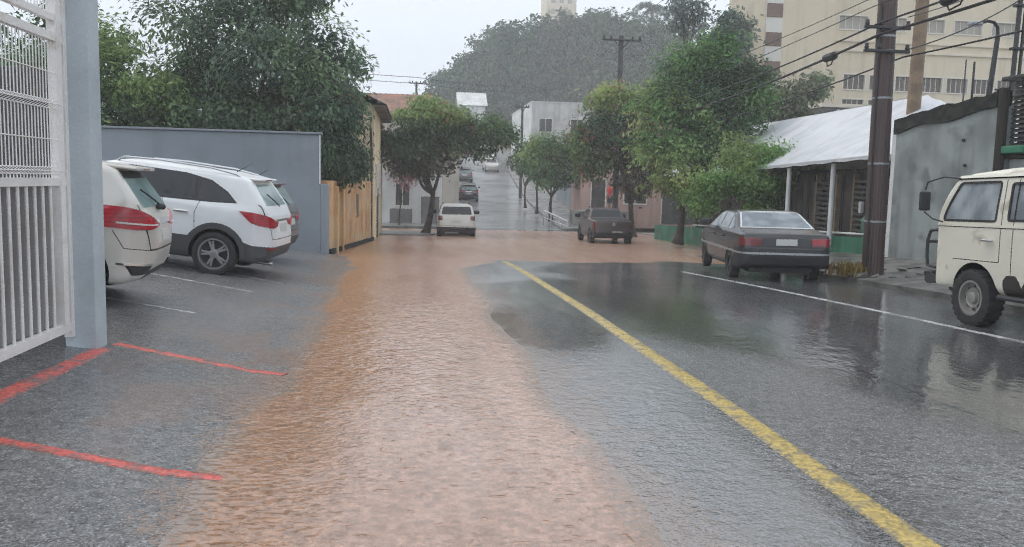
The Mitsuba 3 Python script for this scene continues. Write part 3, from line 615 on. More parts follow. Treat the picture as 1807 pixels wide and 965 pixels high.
def make_van(label, loc, rotz, pitch=0.):
    key = thing('parked_van', label, 'van', loc, rotz, pitch=pitch)
    prof = [(2.10, .40), (2.24, .48), (2.29, .66), (2.26, .98), (2.20, 1.21), (1.90, 1.62), (1.74, 1.80), (1.54, 1.885), (1.1, 1.94), (0, 1.965), (-1.7, 1.955), (-1.98, 1.88), (-2.12, 1.70), (-2.22, 1.25), (-2.26, .70), (-2.20, .46), (-2.1, .40)]
    plan = [(2.33, 0), (2.31, .38), (2.22, .62), (2.05, .77), (1.65, .845), (0, .86), (-1.7, .855), (-2.05, .80), (-2.22, .62), (-2.28, .3), (-2.28, 0)]
    sec = [(0, .38), (.78, .40), (.84, .52), (.86, .80), (.86, 1.10), (.848, 1.24), (.775, 1.76), (.765, 1.80), (.70, 1.87), (.45, 1.945), (0, 1.98)]
    f = Form(prof, plan, sec, .034, k=.09)
    RW, RA, xr, xf = .345, .41, -1.2, 1.22
    win = [[(1.30, 1.275), (1.92, 1.275), (1.87, 1.36), (1.63, 1.725), (1.58, 1.745), (1.30, 1.745), (.93, 1.745), (.90, 1.72), (.90, 1.275)],
           [(.70, 1.29), (.72, 1.72), (.0, 1.72), (-.02, 1.70), (-.02, 1.29)], [(-.18, 1.29), (-.18, 1.72), (-.95, 1.72), (-.95, 1.29)], [(-1.10, 1.29), (-1.10, 1.72), (-1.75, 1.72), (-1.82, 1.29)]]
    wp = [prism('y', rounded(w, .03), -1.2, 1.2) for w in win]
    scr = prism('x', rounded([(-.70, 1.28), (.70, 1.28), (.61, 1.74), (-.61, 1.74)], .05), 1.5, 2.4)
    rear = prism('x', rounded([(-.55, 1.30), (.55, 1.30), (.50, 1.70), (-.50, 1.70)], .05), -2.5, -1.95)
    build_body(key, f, 'paint_cream', [(xr, RW + .02), (xf, RW + .02)], RA, .86, hollow=wp + [scr, rear])
    for w in wp:
        for s in ((-1.2, 0), (0, 1.2)):
            sl = w ^ m3.Manifold.cube((6, s[1] - s[0], 3)).translate((-3, s[0], 0))
            m = (f.iso(-.009) ^ sl) - f.iso(-.015)
            part(key, 'window', tm(m), 'misted_glass', 40)
    part(key, 'windscreen', tm((f.iso(-.009) ^ scr) - f.iso(-.015)), 'misted_glass', 40)
    part(key, 'rear_window', tm((f.iso(-.009) ^ rear) - f.iso(-.015)), 'misted_glass', 40)
    # black rubber seals round the side windows
    for w in win:
        wr = rounded(w, .03)
        o = np.array(Polygon(wr).buffer(.012).exterior.coords)[:-1]; i_ = np.array(Polygon(wr).buffer(-.016).exterior.coords)[:-1]
        P_(key, f, 'window_seal', prism('y', o, -1.2, 1.2) - prism('y', i_, -1.3, 1.3), 'rubber', .006, -.02)
    P_(key, f, 'rain_gutter', prism('y', [(1.78, 1.80), (1.74, 1.835), (-2.2, 1.835), (-2.2, 1.80)], -1.2, 1.2), 'paint_cream', .028)
    P_(key, f, 'gutter_seal', prism('y', [(1.76, 1.785), (1.74, 1.80), (-2.2, 1.80), (-2.2, 1.785)], -1.2, 1.2), 'rubber', .012)
    P_(key, f, 'belt_trim', prism('y', [(2.3, 1.205), (2.3, 1.235), (-2.4, 1.235), (-2.4, 1.205)], -1.2, 1.2), 'paint_cream', .012)
    P_(key, f, 'belt_shadow_line', prism('y', [(2.3, 1.195), (2.3, 1.205), (-2.4, 1.205), (-2.4, 1.195)], -1.2, 1.2), 'rust', .003)
    for pts in ([(.80, .80), (.80, 1.22), (.82, 1.77)], [(.80, .80), (1.62, .80)], [(.60, .46), (.60, 1.20), (.62, 1.77)], [(-.62, .46), (-.62, 1.77)]):
        P_(key, f, 'door_seam', prism('y', strip(pts, .010), -1.2, 1.2), 'rust', .0018)
    # peeled, rusty lower edge
    pg = [(.72, .39), (.72, .60), (.66, .66), (.52, .665), (.46, .60), (.42, .53), (.38, .60), (.30, .61), (.25, .52), (.20, .47), (.10, .48), (.06, .60), (.0, .65), (-.3, .64), (-.42, .55), (-.55, .50), (-.7, .55), (-.78, .39)]
    P_(key, f, 'rust_patch', prism('y', pg, -1.2, 1.2), 'rust', .0025, label='dark peeling rust along the sill')
    for s in (-1, 1):
        part(key, 'door_handle', tm(rbox(.88, 1.06, s * .885 - .02, s * .885 + .02, 1.035, 1.065, .012)), 'chrome', 30)
        # tall mirror on a bent arm off the front pillar
        y = s * 1.0
        part(key, 'mirror_arm', tube([(1.62, s * .80, 1.80), (1.80, s * .90, 1.82), (1.98, y, 1.76), (2.02, y, 1.66)], .011, 7), 'dark_metal', 30)
        part(key, 'mirror_arm', tube([(1.86, s * .84, 1.25), (1.95, s * .93, 1.29), (2.03, y, 1.38)], .010, 7), 'dark_metal', 30)
        part(key, 'mirror', tm(rbox(2.0, 2.05, y - .075, y + .075, 1.39, 1.64, .024, 10)), 'plastic_black', 30)
        for x in (xr, xf):
            add_wheel(key, x, s * .77, s, RW, .23, .205, 'rim_steel', 8, 'offroad', hollow='rim_dark')
        P_(key, f, 'headlight', prism('x', np.stack([np.cos(np.arange(24) * np.pi / 12) * .11 + s * .55, np.sin(np.arange(24) * np.pi / 12) * .11 + .88], -1), 1.8, 2.4), 'lamp_clear', .02)
        P_(key, f, 'tail_light', prism('x', [(s * .66, .78), (s * .80, .78), (s * .80, 1.02), (s * .66, 1.02)], -2.5, -1.9), 'lamp_red', .02)
    # brush bar and bumper end at the nose
    bar = tube([(2.26, .62, .64), (2.42, .64, .66), (2.445, .64, .80), (2.445, .64, 1.0), (2.40, .63, 1.13), (2.2, .60, 1.15)], .022, 8)
    bar2 = bar.copy(); bar2.apply_scale((1, -1, 1)); bar2.invert()
    cross = tube([(2.445, .64, .98), (2.47, 0, .98), (2.445, -.64, .98)], .022, 8)
    part(key, 'brush_bar', cat_([bar, bar2, cross]), 'dark_metal', 30)
    part(key, 'bumper', tube([(2.12, .80, .50), (2.33, .60, .49), (2.41, 0, .49), (2.33, -.60, .49), (2.12, -.80, .50)], .065, 10), 'dark_metal', 30)
    part(key, 'tow_ball', tm(rbox(2.3, 2.48, .55, .66, .50, .60, .03)), 'dark_metal', 30)
    part(key, 'sill_bar', tube([(.78, .83, .40), (-.75, .83, .40)], .032, 8), 'dark_metal', 30)
    part(key, 'floor_pan', box(-2.1, 2.0, -.6, .6, .36, .46), 'dark_metal')
    for y in (-.42, .42):
        part(key, 'seat', tm(rbox(.75, 1.2, y - .26, y + .26, .85, 1.02, .05) + rbox(.72, .86, y - .26, y + .26, .9, 1.52, .05)), 'plastic_black', 30)
    part(key, 'bench_seat', tm(rbox(-.6, -.1, -.7, .7, .75, .95, .05) + rbox(-.7, -.55, -.7, .7, .8, 1.40, .05)), 'plastic_black', 30)
    part(key, 'interior_floor', box(-2.0, 1.9, -.78, .78, .55, .58), 'plastic_black')
    wheel = trimesh.creation.torus(.2, .014, major_sections=24, minor_sections=6)
    wheel.apply_transform(trimesh.transformations.rotation_matrix(math.radians(30), (0, 1, 0))); wheel.apply_translation((1.45, .42, 1.2))
    part(key, 'steering_wheel', wheel, 'plastic_black', 30)
    # hoop lying on the roof
    part(key, 'roof_hoop', tube([(.2, .55, 1.96), (.35, .50, 2.07), (.0, .45, 2.12), (-.9, .40, 2.10), (-1.2, .38, 1.96)], .014, 7), 'grey_metal', 30)
    return key

def make_pickup(label, loc, rotz):
    key = thing('parked_pickup', label, 'pickup truck', loc, rotz)
    prof = [(-1.9, .34), (-2.14, .40), (-2.22, .54), (-2.20, .72), (-2.17, 1.0), (-2.14, 1.07), (-1.5, 1.09), (-.62, 1.11), (-.36, 1.45), (-.2, 1.515), (.3, 1.54), (.65, 1.49), (1.2, 1.10), (1.35, 1.05), (2.0, .93), (2.15, .75), (2.15, .45), (2.0, .30), (0, .28)]
    plan = [(-2.25, 0), (-2.24, .62), (-2.18, .77), (-1.9, .83), (0, .85), (1.4, .83), (1.95, .77), (2.1, .6), (2.18, .2), (2.18, 0)]
    sec = [(0, .24), (.78, .26), (.84, .38), (.86, .65), (.845, .92), (.80, 1.05), (.77, 1.09), (.63, 1.46), (.56, 1.52), (.3, 1.545), (0, 1.55)]
    f = Form(prof, plan, sec, .04, k=.05)
    RW, RA, xr, xf = .325, .38, -1.35, 1.32
    build_body(key, f, 'paint_plum', [(xr, RW), (xf, RW)], RA, .86)
    day = [(1.05, 1.10), (.5, 1.43), (.2, 1.46), (-.12, 1.44), (-.40, 1.15), (-.3, 1.1), (0, 1.09)]
    for s in ((-1.2, 0), (0, 1.2)):
        P_(key, f, 'window', prism('y', day, *s), 'glass_dark', .005)
    P_(key, f, 'rear_window', prism('x', [(-.64, 1.15), (.64, 1.15), (.54, 1.47), (-.54, 1.47)], -1.0, .0), 'glass_dark', .006)
    P_(key, f, 'windscreen', prism('x', [(-.66, 1.12), (.66, 1.12), (.54, 1.46), (-.54, 1.46)], .4, 1.5), 'glass_dark', .005)
    P_(key, f, 'bed_cover', prism('z', [(-2.1, -.70), (-2.1, .70), (-.72, .70), (-.72, -.70)], .95, 1.4), 'plastic_black', .010)
    P_(key, f, 'tailgate_seam', prism('x', strip([(-.68, 1.04), (-.68, .64), (.68, .64), (.68, 1.04)], .014), -2.5, -2.0), 'plastic_black', .002)
    P_(key, f, 'tailgate_badge', prism('x', np.stack([np.cos(np.arange(16) * np.pi / 8) * .07, np.sin(np.arange(16) * np.pi / 8) * .07 + .92], -1), -2.5, -2.0), 'chrome', .014)
    P_(key, f, 'number_plate', prism('x', [(-.36, .53), (.04, .53), (.04, .64), (-.36, .64)], -2.5, -2.0), 'plate', .016)
    P_(key, f, 'bumper', prism('y', [(-2.5, .36), (-1.8, .36), (-1.85, .60), (-2.5, .60)], -1.2, 1.2), 'plastic_black', .02)
    P_(key, f, 'side_trim', prism('y', [(-1.0, .42), (1.0, .42), (1.0, .52), (-1.0, .52)], -1.2, 1.2), 'plastic_grey', .014)
    for s in (-1, 1):
        P_(key, f, 'tail_light', prism('x', [(s * .70, .72), (s * .95, .72), (s * .95, 1.0), (s * .70, 1.0)], -2.5, -1.95), 'lamp_dark_red', .010)
        P_(key, f, 'headlight', prism('x', [(s * .42, .74), (s * .8, .8), (s * .8, .9), (s * .42, .86)], 1.8, 2.4), 'lamp_clear', .008)
        for x in (xr, xf):
            add_wheel(key, x, s * .765, s, RW, .205, .215, 'rim_dark')
            P_(key, f, 'wheel_arch_trim', (annulus('y', (x, RW), RA - .004, RA + .06, (0 if s > 0 else -1.2), (1.2 if s > 0 else 0)) ^ prism('y', [(-3, .34), (3, .34), (3, 2), (-3, 2)], -1.2, 1.2)), 'plastic_black', .014)
        part(key, 'mirror', tm(rbox(.88, 1.0, s * 1.0 - .11, s * 1.0 + .11, 1.06, 1.24, .04)), 'plastic_black', 30)
        part(key, 'roof_rail', tube([(.5, s * .57, 1.51), (.35, s * .57, 1.565), (-.1, s * .57, 1.565), (-.22, s * .57, 1.51)], .016, 6), 'plastic_black', 30)
    return key

def make_box_suv(label, loc, rotz):
    """Square compact off-roader seen from behind."""
    key = thing('moving_car', label, 'car', loc, rotz)
    prof = [(-1.85, .30), (-2.06, .38), (-2.12, .55), (-2.12, .78), (-2.08, 1.05), (-1.98, 1.35), (-1.90, 1.60), (-1.78, 1.665), (-.6, 1.69), (.3, 1.66), (.62, 1.56), (1.08, 1.16), (1.2, 1.12), (1.95, 1.04), (2.08, .85), (2.08, .42), (1.95, .28), (0, .26)]
    plan = [(-2.17, 0), (-2.15, .62), (-2.08, .80), (-1.9, .88), (0, .90), (1.4, .89), (1.9, .83), (2.06, .65), (2.12, .2), (2.12, 0)]
    sec = [(0, .24), (.82, .26), (.88, .40), (.90, .7), (.89, 1.02), (.85, 1.13), (.82, 1.18), (.71, 1.6), (.64, 1.665), (.35, 1.695), (0, 1.70)]
    f = Form(prof, plan, sec, .04, k=.06)
    RW, RA, xr, xf = .345, .405, -1.28, 1.28
    build_body(key, f, 'paint_ivory', [(xr, RW), (xf, RW)], RA, .90)
    for a, b in (((-.05), 1.0), (-.95, -.12), (-1.65, -1.02)):
        g = Polygon([(1.0, 1.18), (.55, 1.52), (.3, 1.56), (-1.55, 1.55), (-1.65, 1.2)]).intersection(Polygon([(a, 0), (b, 0), (b, 3), (a, 3)]))
        for s in ((-1.2, 0), (0, 1.2)):
            P_(key, f, 'window', prism('y', np.array(g.exterior.coords)[:-1], *s), 'glass_dark', .005)
    P_(key, f, 'rear_window', prism('x', rounded([(-.70, 1.22), (.70, 1.22), (.62, 1.57), (-.62, 1.57)], .05), -2.4, -1.7), 'glass_dark', .006)
    P_(key, f, 'windscreen', prism('x', [(-.74, 1.16), (.74, 1.16), (.62, 1.56), (-.62, 1.56)], .4, 1.5), 'glass_dark', .005)
    P_(key, f, 'bumper', prism('y', [(-2.4, .28), (-1.72, .28), (-1.72, .62), (-2.4, .66)], -1.2, 1.2), 'plastic_black', .016)
    P_(key, f, 'skid_plate', prism('x', [(-.1, .34), (.55, .34), (.5, .42), (-.1, .42)], -2.5, -1.7), 'grey_metal', .03)
    P_(key, f, 'number_plate', prism('x', [(-.20, .84), (.20, .84), (.20, .95), (-.20, .95)], -2.4, -2.0), 'plate', .01)
    for s in (-1, 1):
        P_(key, f, 'tail_light', prism('x', rounded([(s * .64, .96), (s * .84, .96), (s * .84, 1.16), (s * .64, 1.16)], .02), -2.4, -1.98), 'lamp_dark_red', .018)
        P_(key, f, 'headlight', prism('x', np.stack([np.cos(np.arange(16) * np.pi / 8) * .1 + s * .62, np.sin(np.arange(16) * np.pi / 8) * .1 + .86], -1), 1.8, 2.4), 'lamp_clear', .01)
        for x in (xr, xf):
            add_wheel(key, x, s * .79, s, RW, .215, .225, 'rim_dark')
            P_(key, f, 'wheel_arch_trim', (annulus('y', (x, RW), RA - .004, RA + .07, (0 if s > 0 else -1.2), (1.2 if s > 0 else 0)) ^ prism('y', [(-3, .3), (3, .3), (3, 2), (-3, 2)], -1.2, 1.2)), 'plastic_black', .014)
        part(key, 'mirror', tm(rbox(.88, 1.0, s * 1.05 - .13, s * 1.05 + .13, 1.14, 1.32, .04)), 'plastic_black', 30)
        part(key, 'roof_rail', tube([(.4, s * .62, 1.65), (.3, s * .62, 1.72), (-1.4, s * .62, 1.72), (-1.5, s * .62, 1.65)], .016, 6), 'plastic_black', 30)
    P_(key, f, 'hatch_seam', prism('x', strip([(-.80, 1.2), (-.80, .70), (.80, .70), (.80, 1.2)], .012), -2.4, -2.0), 'plastic_black', .002)
    return key

# ------------------------------------------------------------------ the setting: ground, road, flood, forecourt, pavements
ys_near = np.concatenate([np.arange(-25, 1, 1.0), np.arange(1, 26, .12), np.arange(26, 49.7, .3)])
def sheet(x0, x1, ys, nx, zf):
    ys = np.asarray(ys, float)
    a = x0(ys) if callable(x0) else np.full(len(ys), x0); b = x1(ys) if callable(x1) else np.full(len(ys), x1)
    t = np.linspace(0, 1, nx)
    xs = a[:, None] + (b - a)[:, None] * t[None]
    return grid(xs, np.repeat(ys[:, None], nx, 1), zf)
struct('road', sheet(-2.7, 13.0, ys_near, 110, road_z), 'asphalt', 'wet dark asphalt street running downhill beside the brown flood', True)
wys = [y for y in ys_near if y < 47.6]
wm = sheet(-2.7, 12.4, wys, 110, water_level)
depth = wm.vertices[:, 2] - np.maximum(road_z(wm.vertices[:, 0], wm.vertices[:, 1]), np.where(wm.vertices[:, 1] < 22.2, lot_z(wm.vertices[:, 0], wm.vertices[:, 1]) - 9 * (wm.vertices[:, 0] > -.76), -9))
struct('flood_water', wm, 'flood', 'muddy brown flood water pouring down the left lane and over the crossing', True, uv=np.stack([np.clip(depth, -.05, .2), 0 * depth], -1))
struct('forecourt', sheet(-16.0, -.76, np.concatenate([np.arange(-12, 1, 1.0), np.arange(1, 22.21, .14)]), 90, lot_z), 'lot_asphalt', 'wet grey asphalt parking forecourt sloping up from the flooded lane', True)
def far_l(y): return 3.55 + .045 * (np.asarray(y) - 50)
def far_r(y): return 8.7 + .045 * (np.asarray(y) - 50)
fz = lambda x, y: R(y) + .012 * bumps(x, y, .6, 3)
struct('cross_street', grid(np.linspace(-70, 80, 120), np.arange(42.5, 49.7, .6), lambda x, y: R(y) - .06 + .004 * np.abs(x) * 0), 'far_asphalt_misted', 'flooded side street crossing at the bottom of the dip', True)
struct('far_road', sheet(lambda y: far_l(y), lambda y: far_r(y), np.arange(49.6, 170, .6), 14, fz), 'far_asphalt_misted', 'wet grey road climbing the hill beyond the flooded crossing', True)
# pavements with kerbs
def slab(name, x0, x1, ys, nx, zf, drop, mat, label):
    top = sheet(x0, x1, ys, nx, zf)
    v = top.vertices.reshape(len(ys), nx, 3)
    sides = []
    for edge in (v[:, 0], v[:, -1][::-1], v[0][::-1], v[-1]):
        low = edge - [0, 0, drop]; n = len(edge)
        vv = np.vstack([edge, low]); i = np.arange(n - 1)
        sides.append(trimesh.Trimesh(vv, np.vstack([np.stack([i, i + n, i + 1], 1), np.stack([i + 1, i + n, i + n + 1], 1)]), process=False))
    return struct(name, cat_([top] + sides), mat, label, 30)
slab('sidewalk', lambda y: kerb_x(y), 14.0, np.arange(-25, 43.01, .25), 30, walk_z, .35, 'broken_concrete', 'wet broken grey pavement in front of the tent and the stained wall')
slab('far_sidewalk', lambda y: far_r(y) + .02, lambda y: far_r(y) + 4.2, np.arange(49.3, 150, .8), 10, lambda x, y: fz(x, y) + .14, .4, 'concrete', 'pale pavement climbing along the right side of the far road')
slab('far_sidewalk', -40.0, lambda y: far_l(y) - .02, np.concatenate([np.arange(48.9, 52, .4), np.arange(52, 150, 1.0)]), 16, lambda x, y: fz(x, y) + .14, .4, 'concrete', 'pale pavement on the left side of the far road')
slab('tree_island', -1.6, lambda y: np.full(len(y), 1.0) - .25 * ((y - 41.6) / 2.4) ** 2, np.arange(39.2, 44.01, .2), 14, lambda x, y: R(y) + .13 + .02 * bumps(x, y, 1.5), .3, 'concrete', 'pale pavement corner standing just above the flood around the left street tree')
# the land under and beyond everything
gx = np.concatenate([np.arange(-400, -60, 20.), np.arange(-60, 80, 4.), np.arange(80, 401, 20.)]); gy = np.concatenate([np.arange(-60, 60, 4.), np.arange(60, 300, 8.), np.arange(300, 441, 20.)])
def land_z(x, y):
    hill = 10 * np.exp(-((x - 42) / 42) ** 2 - ((y - 205) / 45) ** 2)
    return R(y) - .35 + hill * sst(100, 160, y) - .4 * sst(40, 80, np.abs(x)) + 2.0 * sst(60, 120, y) * (meshkit.fbm(np.stack([x * .02, y * .02, x * 0], -1), 3) - .5)
struct('ground', grid(gx, gy, land_z), 'earth', 'grassy earth of the far slope', True)

# painted lines on the ground
up = .005
def line_uv(m):
    n = len(m.vertices); return np.stack([np.zeros(n), np.tile(LINE_S, n // 5)], -1)
_y = ribbon((2.19, 0), (2.19, 20.6), .17, lambda x, y: road_z(x, y) + up, 60)
struct('painted_line', _y, 'yellow_paint', 'worn yellow centre line on the wet road', True, uv=line_uv(_y))
for p0, p1, w, lab in (((5.72, 17.6), (6.58, 7.2), .11, 'faint white line marking the parking lane beside the van'),
                       ((6.58, 7.2), (6.75, 2.0), .11, 'near end of the white parking lane line')):
    _l = ribbon(p0, p1, w, lambda x, y: road_z(x, y) + up, 60); struct('painted_line', _l, 'white_paint', lab, True, uv=line_uv(_l))
for p0, p1, w, mt, lab in (((-5.6, 15.55), (-2.0, 13.42), .09, 'white_paint', 'white bay line beside the white off-road car'),
                           ((-4.8, 10.25), (-2.36, 9.48), .08, 'white_paint', 'white bay line behind the silver car'),
                           ((-4.6, 13.0), (-2.2, 11.9), .08, 'white_paint', 'worn white bay line between the silver and the white car'),
                           ((-2.75, 4.88), (-.93, 4.38), .105, 'red_paint', 'nearest red bay line on the forecourt'),
                           ((-2.50, 7.42), (-1.02, 6.84), .11, 'red_paint', 'red bay line running from the foot of the grey pillar'),
                           ((-2.52, 7.2), (-2.66, 1.0), .16, 'red_paint', 'red line along the foot of the white gate')):
    _l = ribbon(p0, p1, w, lambda x, y: lot_z(x, y) + up, 50); struct('painted_line', _l, mt, lab, True, uv=line_uv(_l))
# dark stop band and pale crossing stripes where the far road begins
for y0, y1, lab in ((50.6, 51.1, 'worn white stop line at the foot of the far road'), (57.2, 57.6, 'faint white bar across the far road'),):
    struct('painted_line', grid(*np.meshgrid(np.linspace(far_l(y0) + .1, far_r(y0) - 1.2, 20), np.linspace(y0, y1, 4)), lambda x, y: fz(x, y) + .012), 'white_paint', lab, True)

# ------------------------------------------------------------------ left side: gate, pillar, walls, house
g = thing('gate', 'white steel gate of welded mesh above and round bars below, hung on the grey pillar', 'gate')
GX = -2.75
yA, yB = 3.2, 7.10
zb = float(lot_z(np.array(GX), np.array(6.5))) + .13
def bar_y(z0, z1, d=.05): return box(GX - d / 2, GX + d / 2, yA, yB, z0, z1)
for z0, z1, nm in ((zb, zb + .07, 'rail'), (1.43, 1.49, 'rail'), (2.52, 2.58, 'rail'), (2.67, 2.72, 'rail')):
    part(g, nm, bar_y(z0, z1), 'white_metal')
part(g, 'stile', box(GX - .035, GX + .035, yB - .16, yB - .07, zb + .07, 3.6), 'white_metal')
part(g, 'stile', box(GX - .03, GX + .03, yB - .02, yB + .04, zb - .05, 3.6), 'white_metal')
part(g, 'stile', box(GX - .03, GX + .03, yA, yA + .07, zb + .07, 3.6), 'white_metal')
part(g, 'panel', box(GX - .055, GX - .045, yA + .08, yB - .17, zb + .07, 1.43), 'grey_sheet')
y = yB - .27
while y > yA + .1:
    part(g, 'bar', tube([(GX, y, zb + .06), (GX, y, 1.435)], .013, 8), 'white_metal', 30); y -= .135
# welded wires with the folds of the mesh: the pieces above about two metres and a half are hidden at the frame's edge but real
wz = np.array([1.49, 1.52, 1.545, 1.57, 1.98, 2.01, 2.04, 2.07, 2.52]); wx = np.array([0, .0, .05, 0, 0, 0, .05, 0, 0])
y = yB - .20
i = 0
while y > yA + .09 and i < 75:
    part(g, 'wire', tube(np.stack([GX + .01 + wx, np.full(9, y), wz], -1), .0045, 5, False), 'white_metal', 30)
    part(g, 'upper_wire', tube([(GX + .01, y, 2.72), (GX + .01, y, 3.05), (GX + .06, y, 3.08), (GX + .01, y, 3.11), (GX + .01, y, 3.6)], .0045, 5, False), 'white_metal', 30)
    y -= .052; i += 1
for z, dx in ((1.545, .05), (1.78, .0), (2.04, .05), (2.28, 0), (1.52, 0), (1.57, 0), (2.01, 0), (2.07, 0), (3.08, .06)):
    part(g, 'cross_wire', tube([(GX + .016 + dx, yA, z), (GX + .016 + dx, yB - .1, z)], .0045, 5, False), 'white_metal', 30)
for z in (.5, 1.2, 2.0, 2.6):
    part(g, 'hinge', tm(rbox(GX - .03, GX + .03, yB + .02, yB + .10, z, z + .09, .012)), 'white_metal', 30)
single('gate_pillar', rbox(-2.80, -2.555, 7.14, 7.38, -.05, 3.9, .012), 'grey_pillar', 'square light grey pillar that carries the white gate', 'pillar', 30)
single('dividing_wall', rbox(-9.5, -2.81, 7.20, 7.34, -.05, 2.35, .01), 'inner_wall', 'plain dark grey wall behind the white gate', 'wall', 30, kind='thing')
# big grey boundary wall across the end of the forecourt, with its lower return
w = thing('boundary_wall', 'smooth blue grey wall closing the forecourt behind the white car', 'wall', kind='thing')
part(w, 'panel', rbox(-13, -2.40, 22.15, 22.35, -.6, 2.60, .008), 'grey_wall', 30)
part(w, 'coping', rbox(-13.02, -2.36, 22.08, 22.42, 2.603, 2.655, .01), 'coping', 30)
part(w, 'low_return', rbox(-2.397, -2.2, 22.13, 22.40, -.6, 1.36, .01), 'grey_wall', 30)
part(w, 'corner_strip', rbox(-2.43, -2.398, 22.12, 22.147, 1.36, 2.60, .004), 'white_post', 30)

# weathered yellow wall along the pavement
w = thing('old_wall', 'peeling orange yellow wall with stains and a downpipe along the flooded pavement', 'wall', kind='thing')
def wall_line(p0, p1, t, zlow, ztop, n=24, wob=.02):
    """Upright slab along a plan line with an uneven face and top."""
    p0, p1 = np.array(p0, float), np.array(p1, float); d = p1 - p0; L = np.linalg.norm(d); d /= L; nr = np.array([d[1], -d[0]])
    m = trimesh.creation.box((L, t, 1.0)).subdivide_to_size(max(L / n, .25)); v = m.vertices.copy()
    s = v[:, 0] + L / 2; h = v[:, 2] + .5
    zl = zlow(p0[1] + s * d[1]) if callable(zlow) else zlow; zt = ztop(s / L) if callable(ztop) else ztop
    z = zl + h * (zt - zl)
    off = wob * (meshkit.fbm(np.stack([s * 1.2, z * 1.2, 0 * s], -1), 3, 5) - .5)
    q = p0 + s[:, None] * d + (v[:, 1] + off)[:, None] * nr
    m.vertices = np.column_stack([q, z]); return m
part(w, 'plaster', wall_line((-2.32, 22.45), (-1.72, 33.6), .2, lambda y: R(y) - .3, lambda t: 1.42 - .10 * (meshkit.noise(np.stack([t * 9, t * 0, t * 0], -1)) - .3), 40, .05), 'yellow_wall')
for k, (yy, h) in enumerate(((23.4, 1.30), (24.6, 1.34))):
    part(w, 'pier', rbox(-2.26 + .05 * k, -2.06 + .05 * k, yy, yy + .28, -.9, h, .02), 'yellow_wall', 30)
part(w, 'plinth', wall_line((-2.18, 22.45), (-1.60, 33.6), .06, lambda y: R(y) - .3, lambda t: -.33 - .42 * t, 30, .03), 'moss')
part(w, 'shutter', box(-1.93, -1.86, 28.2, 29.3, .25, 1.0), 'old_wood', label='small boarded opening in the wall')
part(w, 'downpipe', tube([(-1.66, 32.9, -.9), (-1.66, 32.9, 2.6), (-1.70, 32.9, 3.4)], .045, 8), 'rust', 30)
# pale house beyond it, gable roof sloping to the street
h = thing('house', 'cream house with a brown tiled roof behind the orange yellow wall', 'house')
part(h, 'wall', box(-6.2, -1.62, 33.7, 42.6, -1.5, 4.3), 'cream_wall')
for y0, y1 in ((34.9, 35.9), (38.2, 39.2)):
    k = part(h, 'window', box(-1.66, -1.585, y0, y1, .9, 2.1), 'window_dark')
    part(k, 'frame', cat_([box(-1.64, -1.56, y0 - .07, y0, .83, 2.17), box(-1.64, -1.56, y1, y1 + .07, .83, 2.17), box(-1.64, -1.56, y0, y1, 2.1, 2.17), box(-1.64, -1.56, y0, y1, .83, .9)]), 'frame_white')
part(h, 'door', box(-1.66, -1.58, 36.6, 37.5, -1.0, 1.1), 'dark_wood')
part(h, 'eave_board', box(-1.62, -1.2, 33.4, 42.9, 4.24, 4.32), 'roof_dark')
def tiled_slope(key, a, b, c, d, mat, pitch_w=.24, ridges=True):
    """Roof plane from corners a, b (eave) to d, c (ridge), with rounded tile rows running up the slope."""
    a, b, c, d = (np.array(p, float) for p in (a, b, c, d))
    n = max(4, int(np.linalg.norm(b - a) / pitch_w)); m = 14
    s, t = np.meshgrid(np.linspace(0, 1, n * 4 + 1), np.linspace(0, 1, m * 2 + 1), indexing='xy')
    P = (a * (1 - s)[..., None] + b * s[..., None]) * (1 - t)[..., None] + (d * (1 - s)[..., None] + c * s[..., None]) * t[..., None]
    nr = np.cross(b - a, d - a); nr /= np.linalg.norm(nr)
    lift = .035 * np.abs(np.sin(s * n * np.pi)) + .02 * (1 - (t * m) % 1.0)
    P = P + nr * lift[..., None]
    ny, nx = s.shape; i, j = np.meshgrid(np.arange(ny - 1), np.arange(nx - 1), indexing='ij'); k = i * nx + j
    f = np.stack([k, k + 1, k + nx + 1, k + nx], -1).reshape(-1, 4)
    return part(key, 'roof', trimesh.Trimesh(P.reshape(-1, 3), np.vstack([f[:, [0, 1, 2]], f[:, [0, 2, 3]]]), process=False), mat)
tiled_slope(h, (-1.15, 33.3, 4.33), (-1.15, 43.0, 4.33), (-3.9, 43.0, 5.6), (-3.9, 33.3, 5.6), 'roof_dark')
tiled_slope(h, (-6.6, 43.0, 4.33), (-6.6, 33.3, 4.33), (-3.9, 33.3, 5.6), (-3.9, 43.0, 5.6), 'roof_dark')
part(h, 'gable', tm(prism('y', [(-6.2, 4.3), (-1.62, 4.3), (-3.9, 5.5)], 33.72, 33.9)), 'cream_wall')

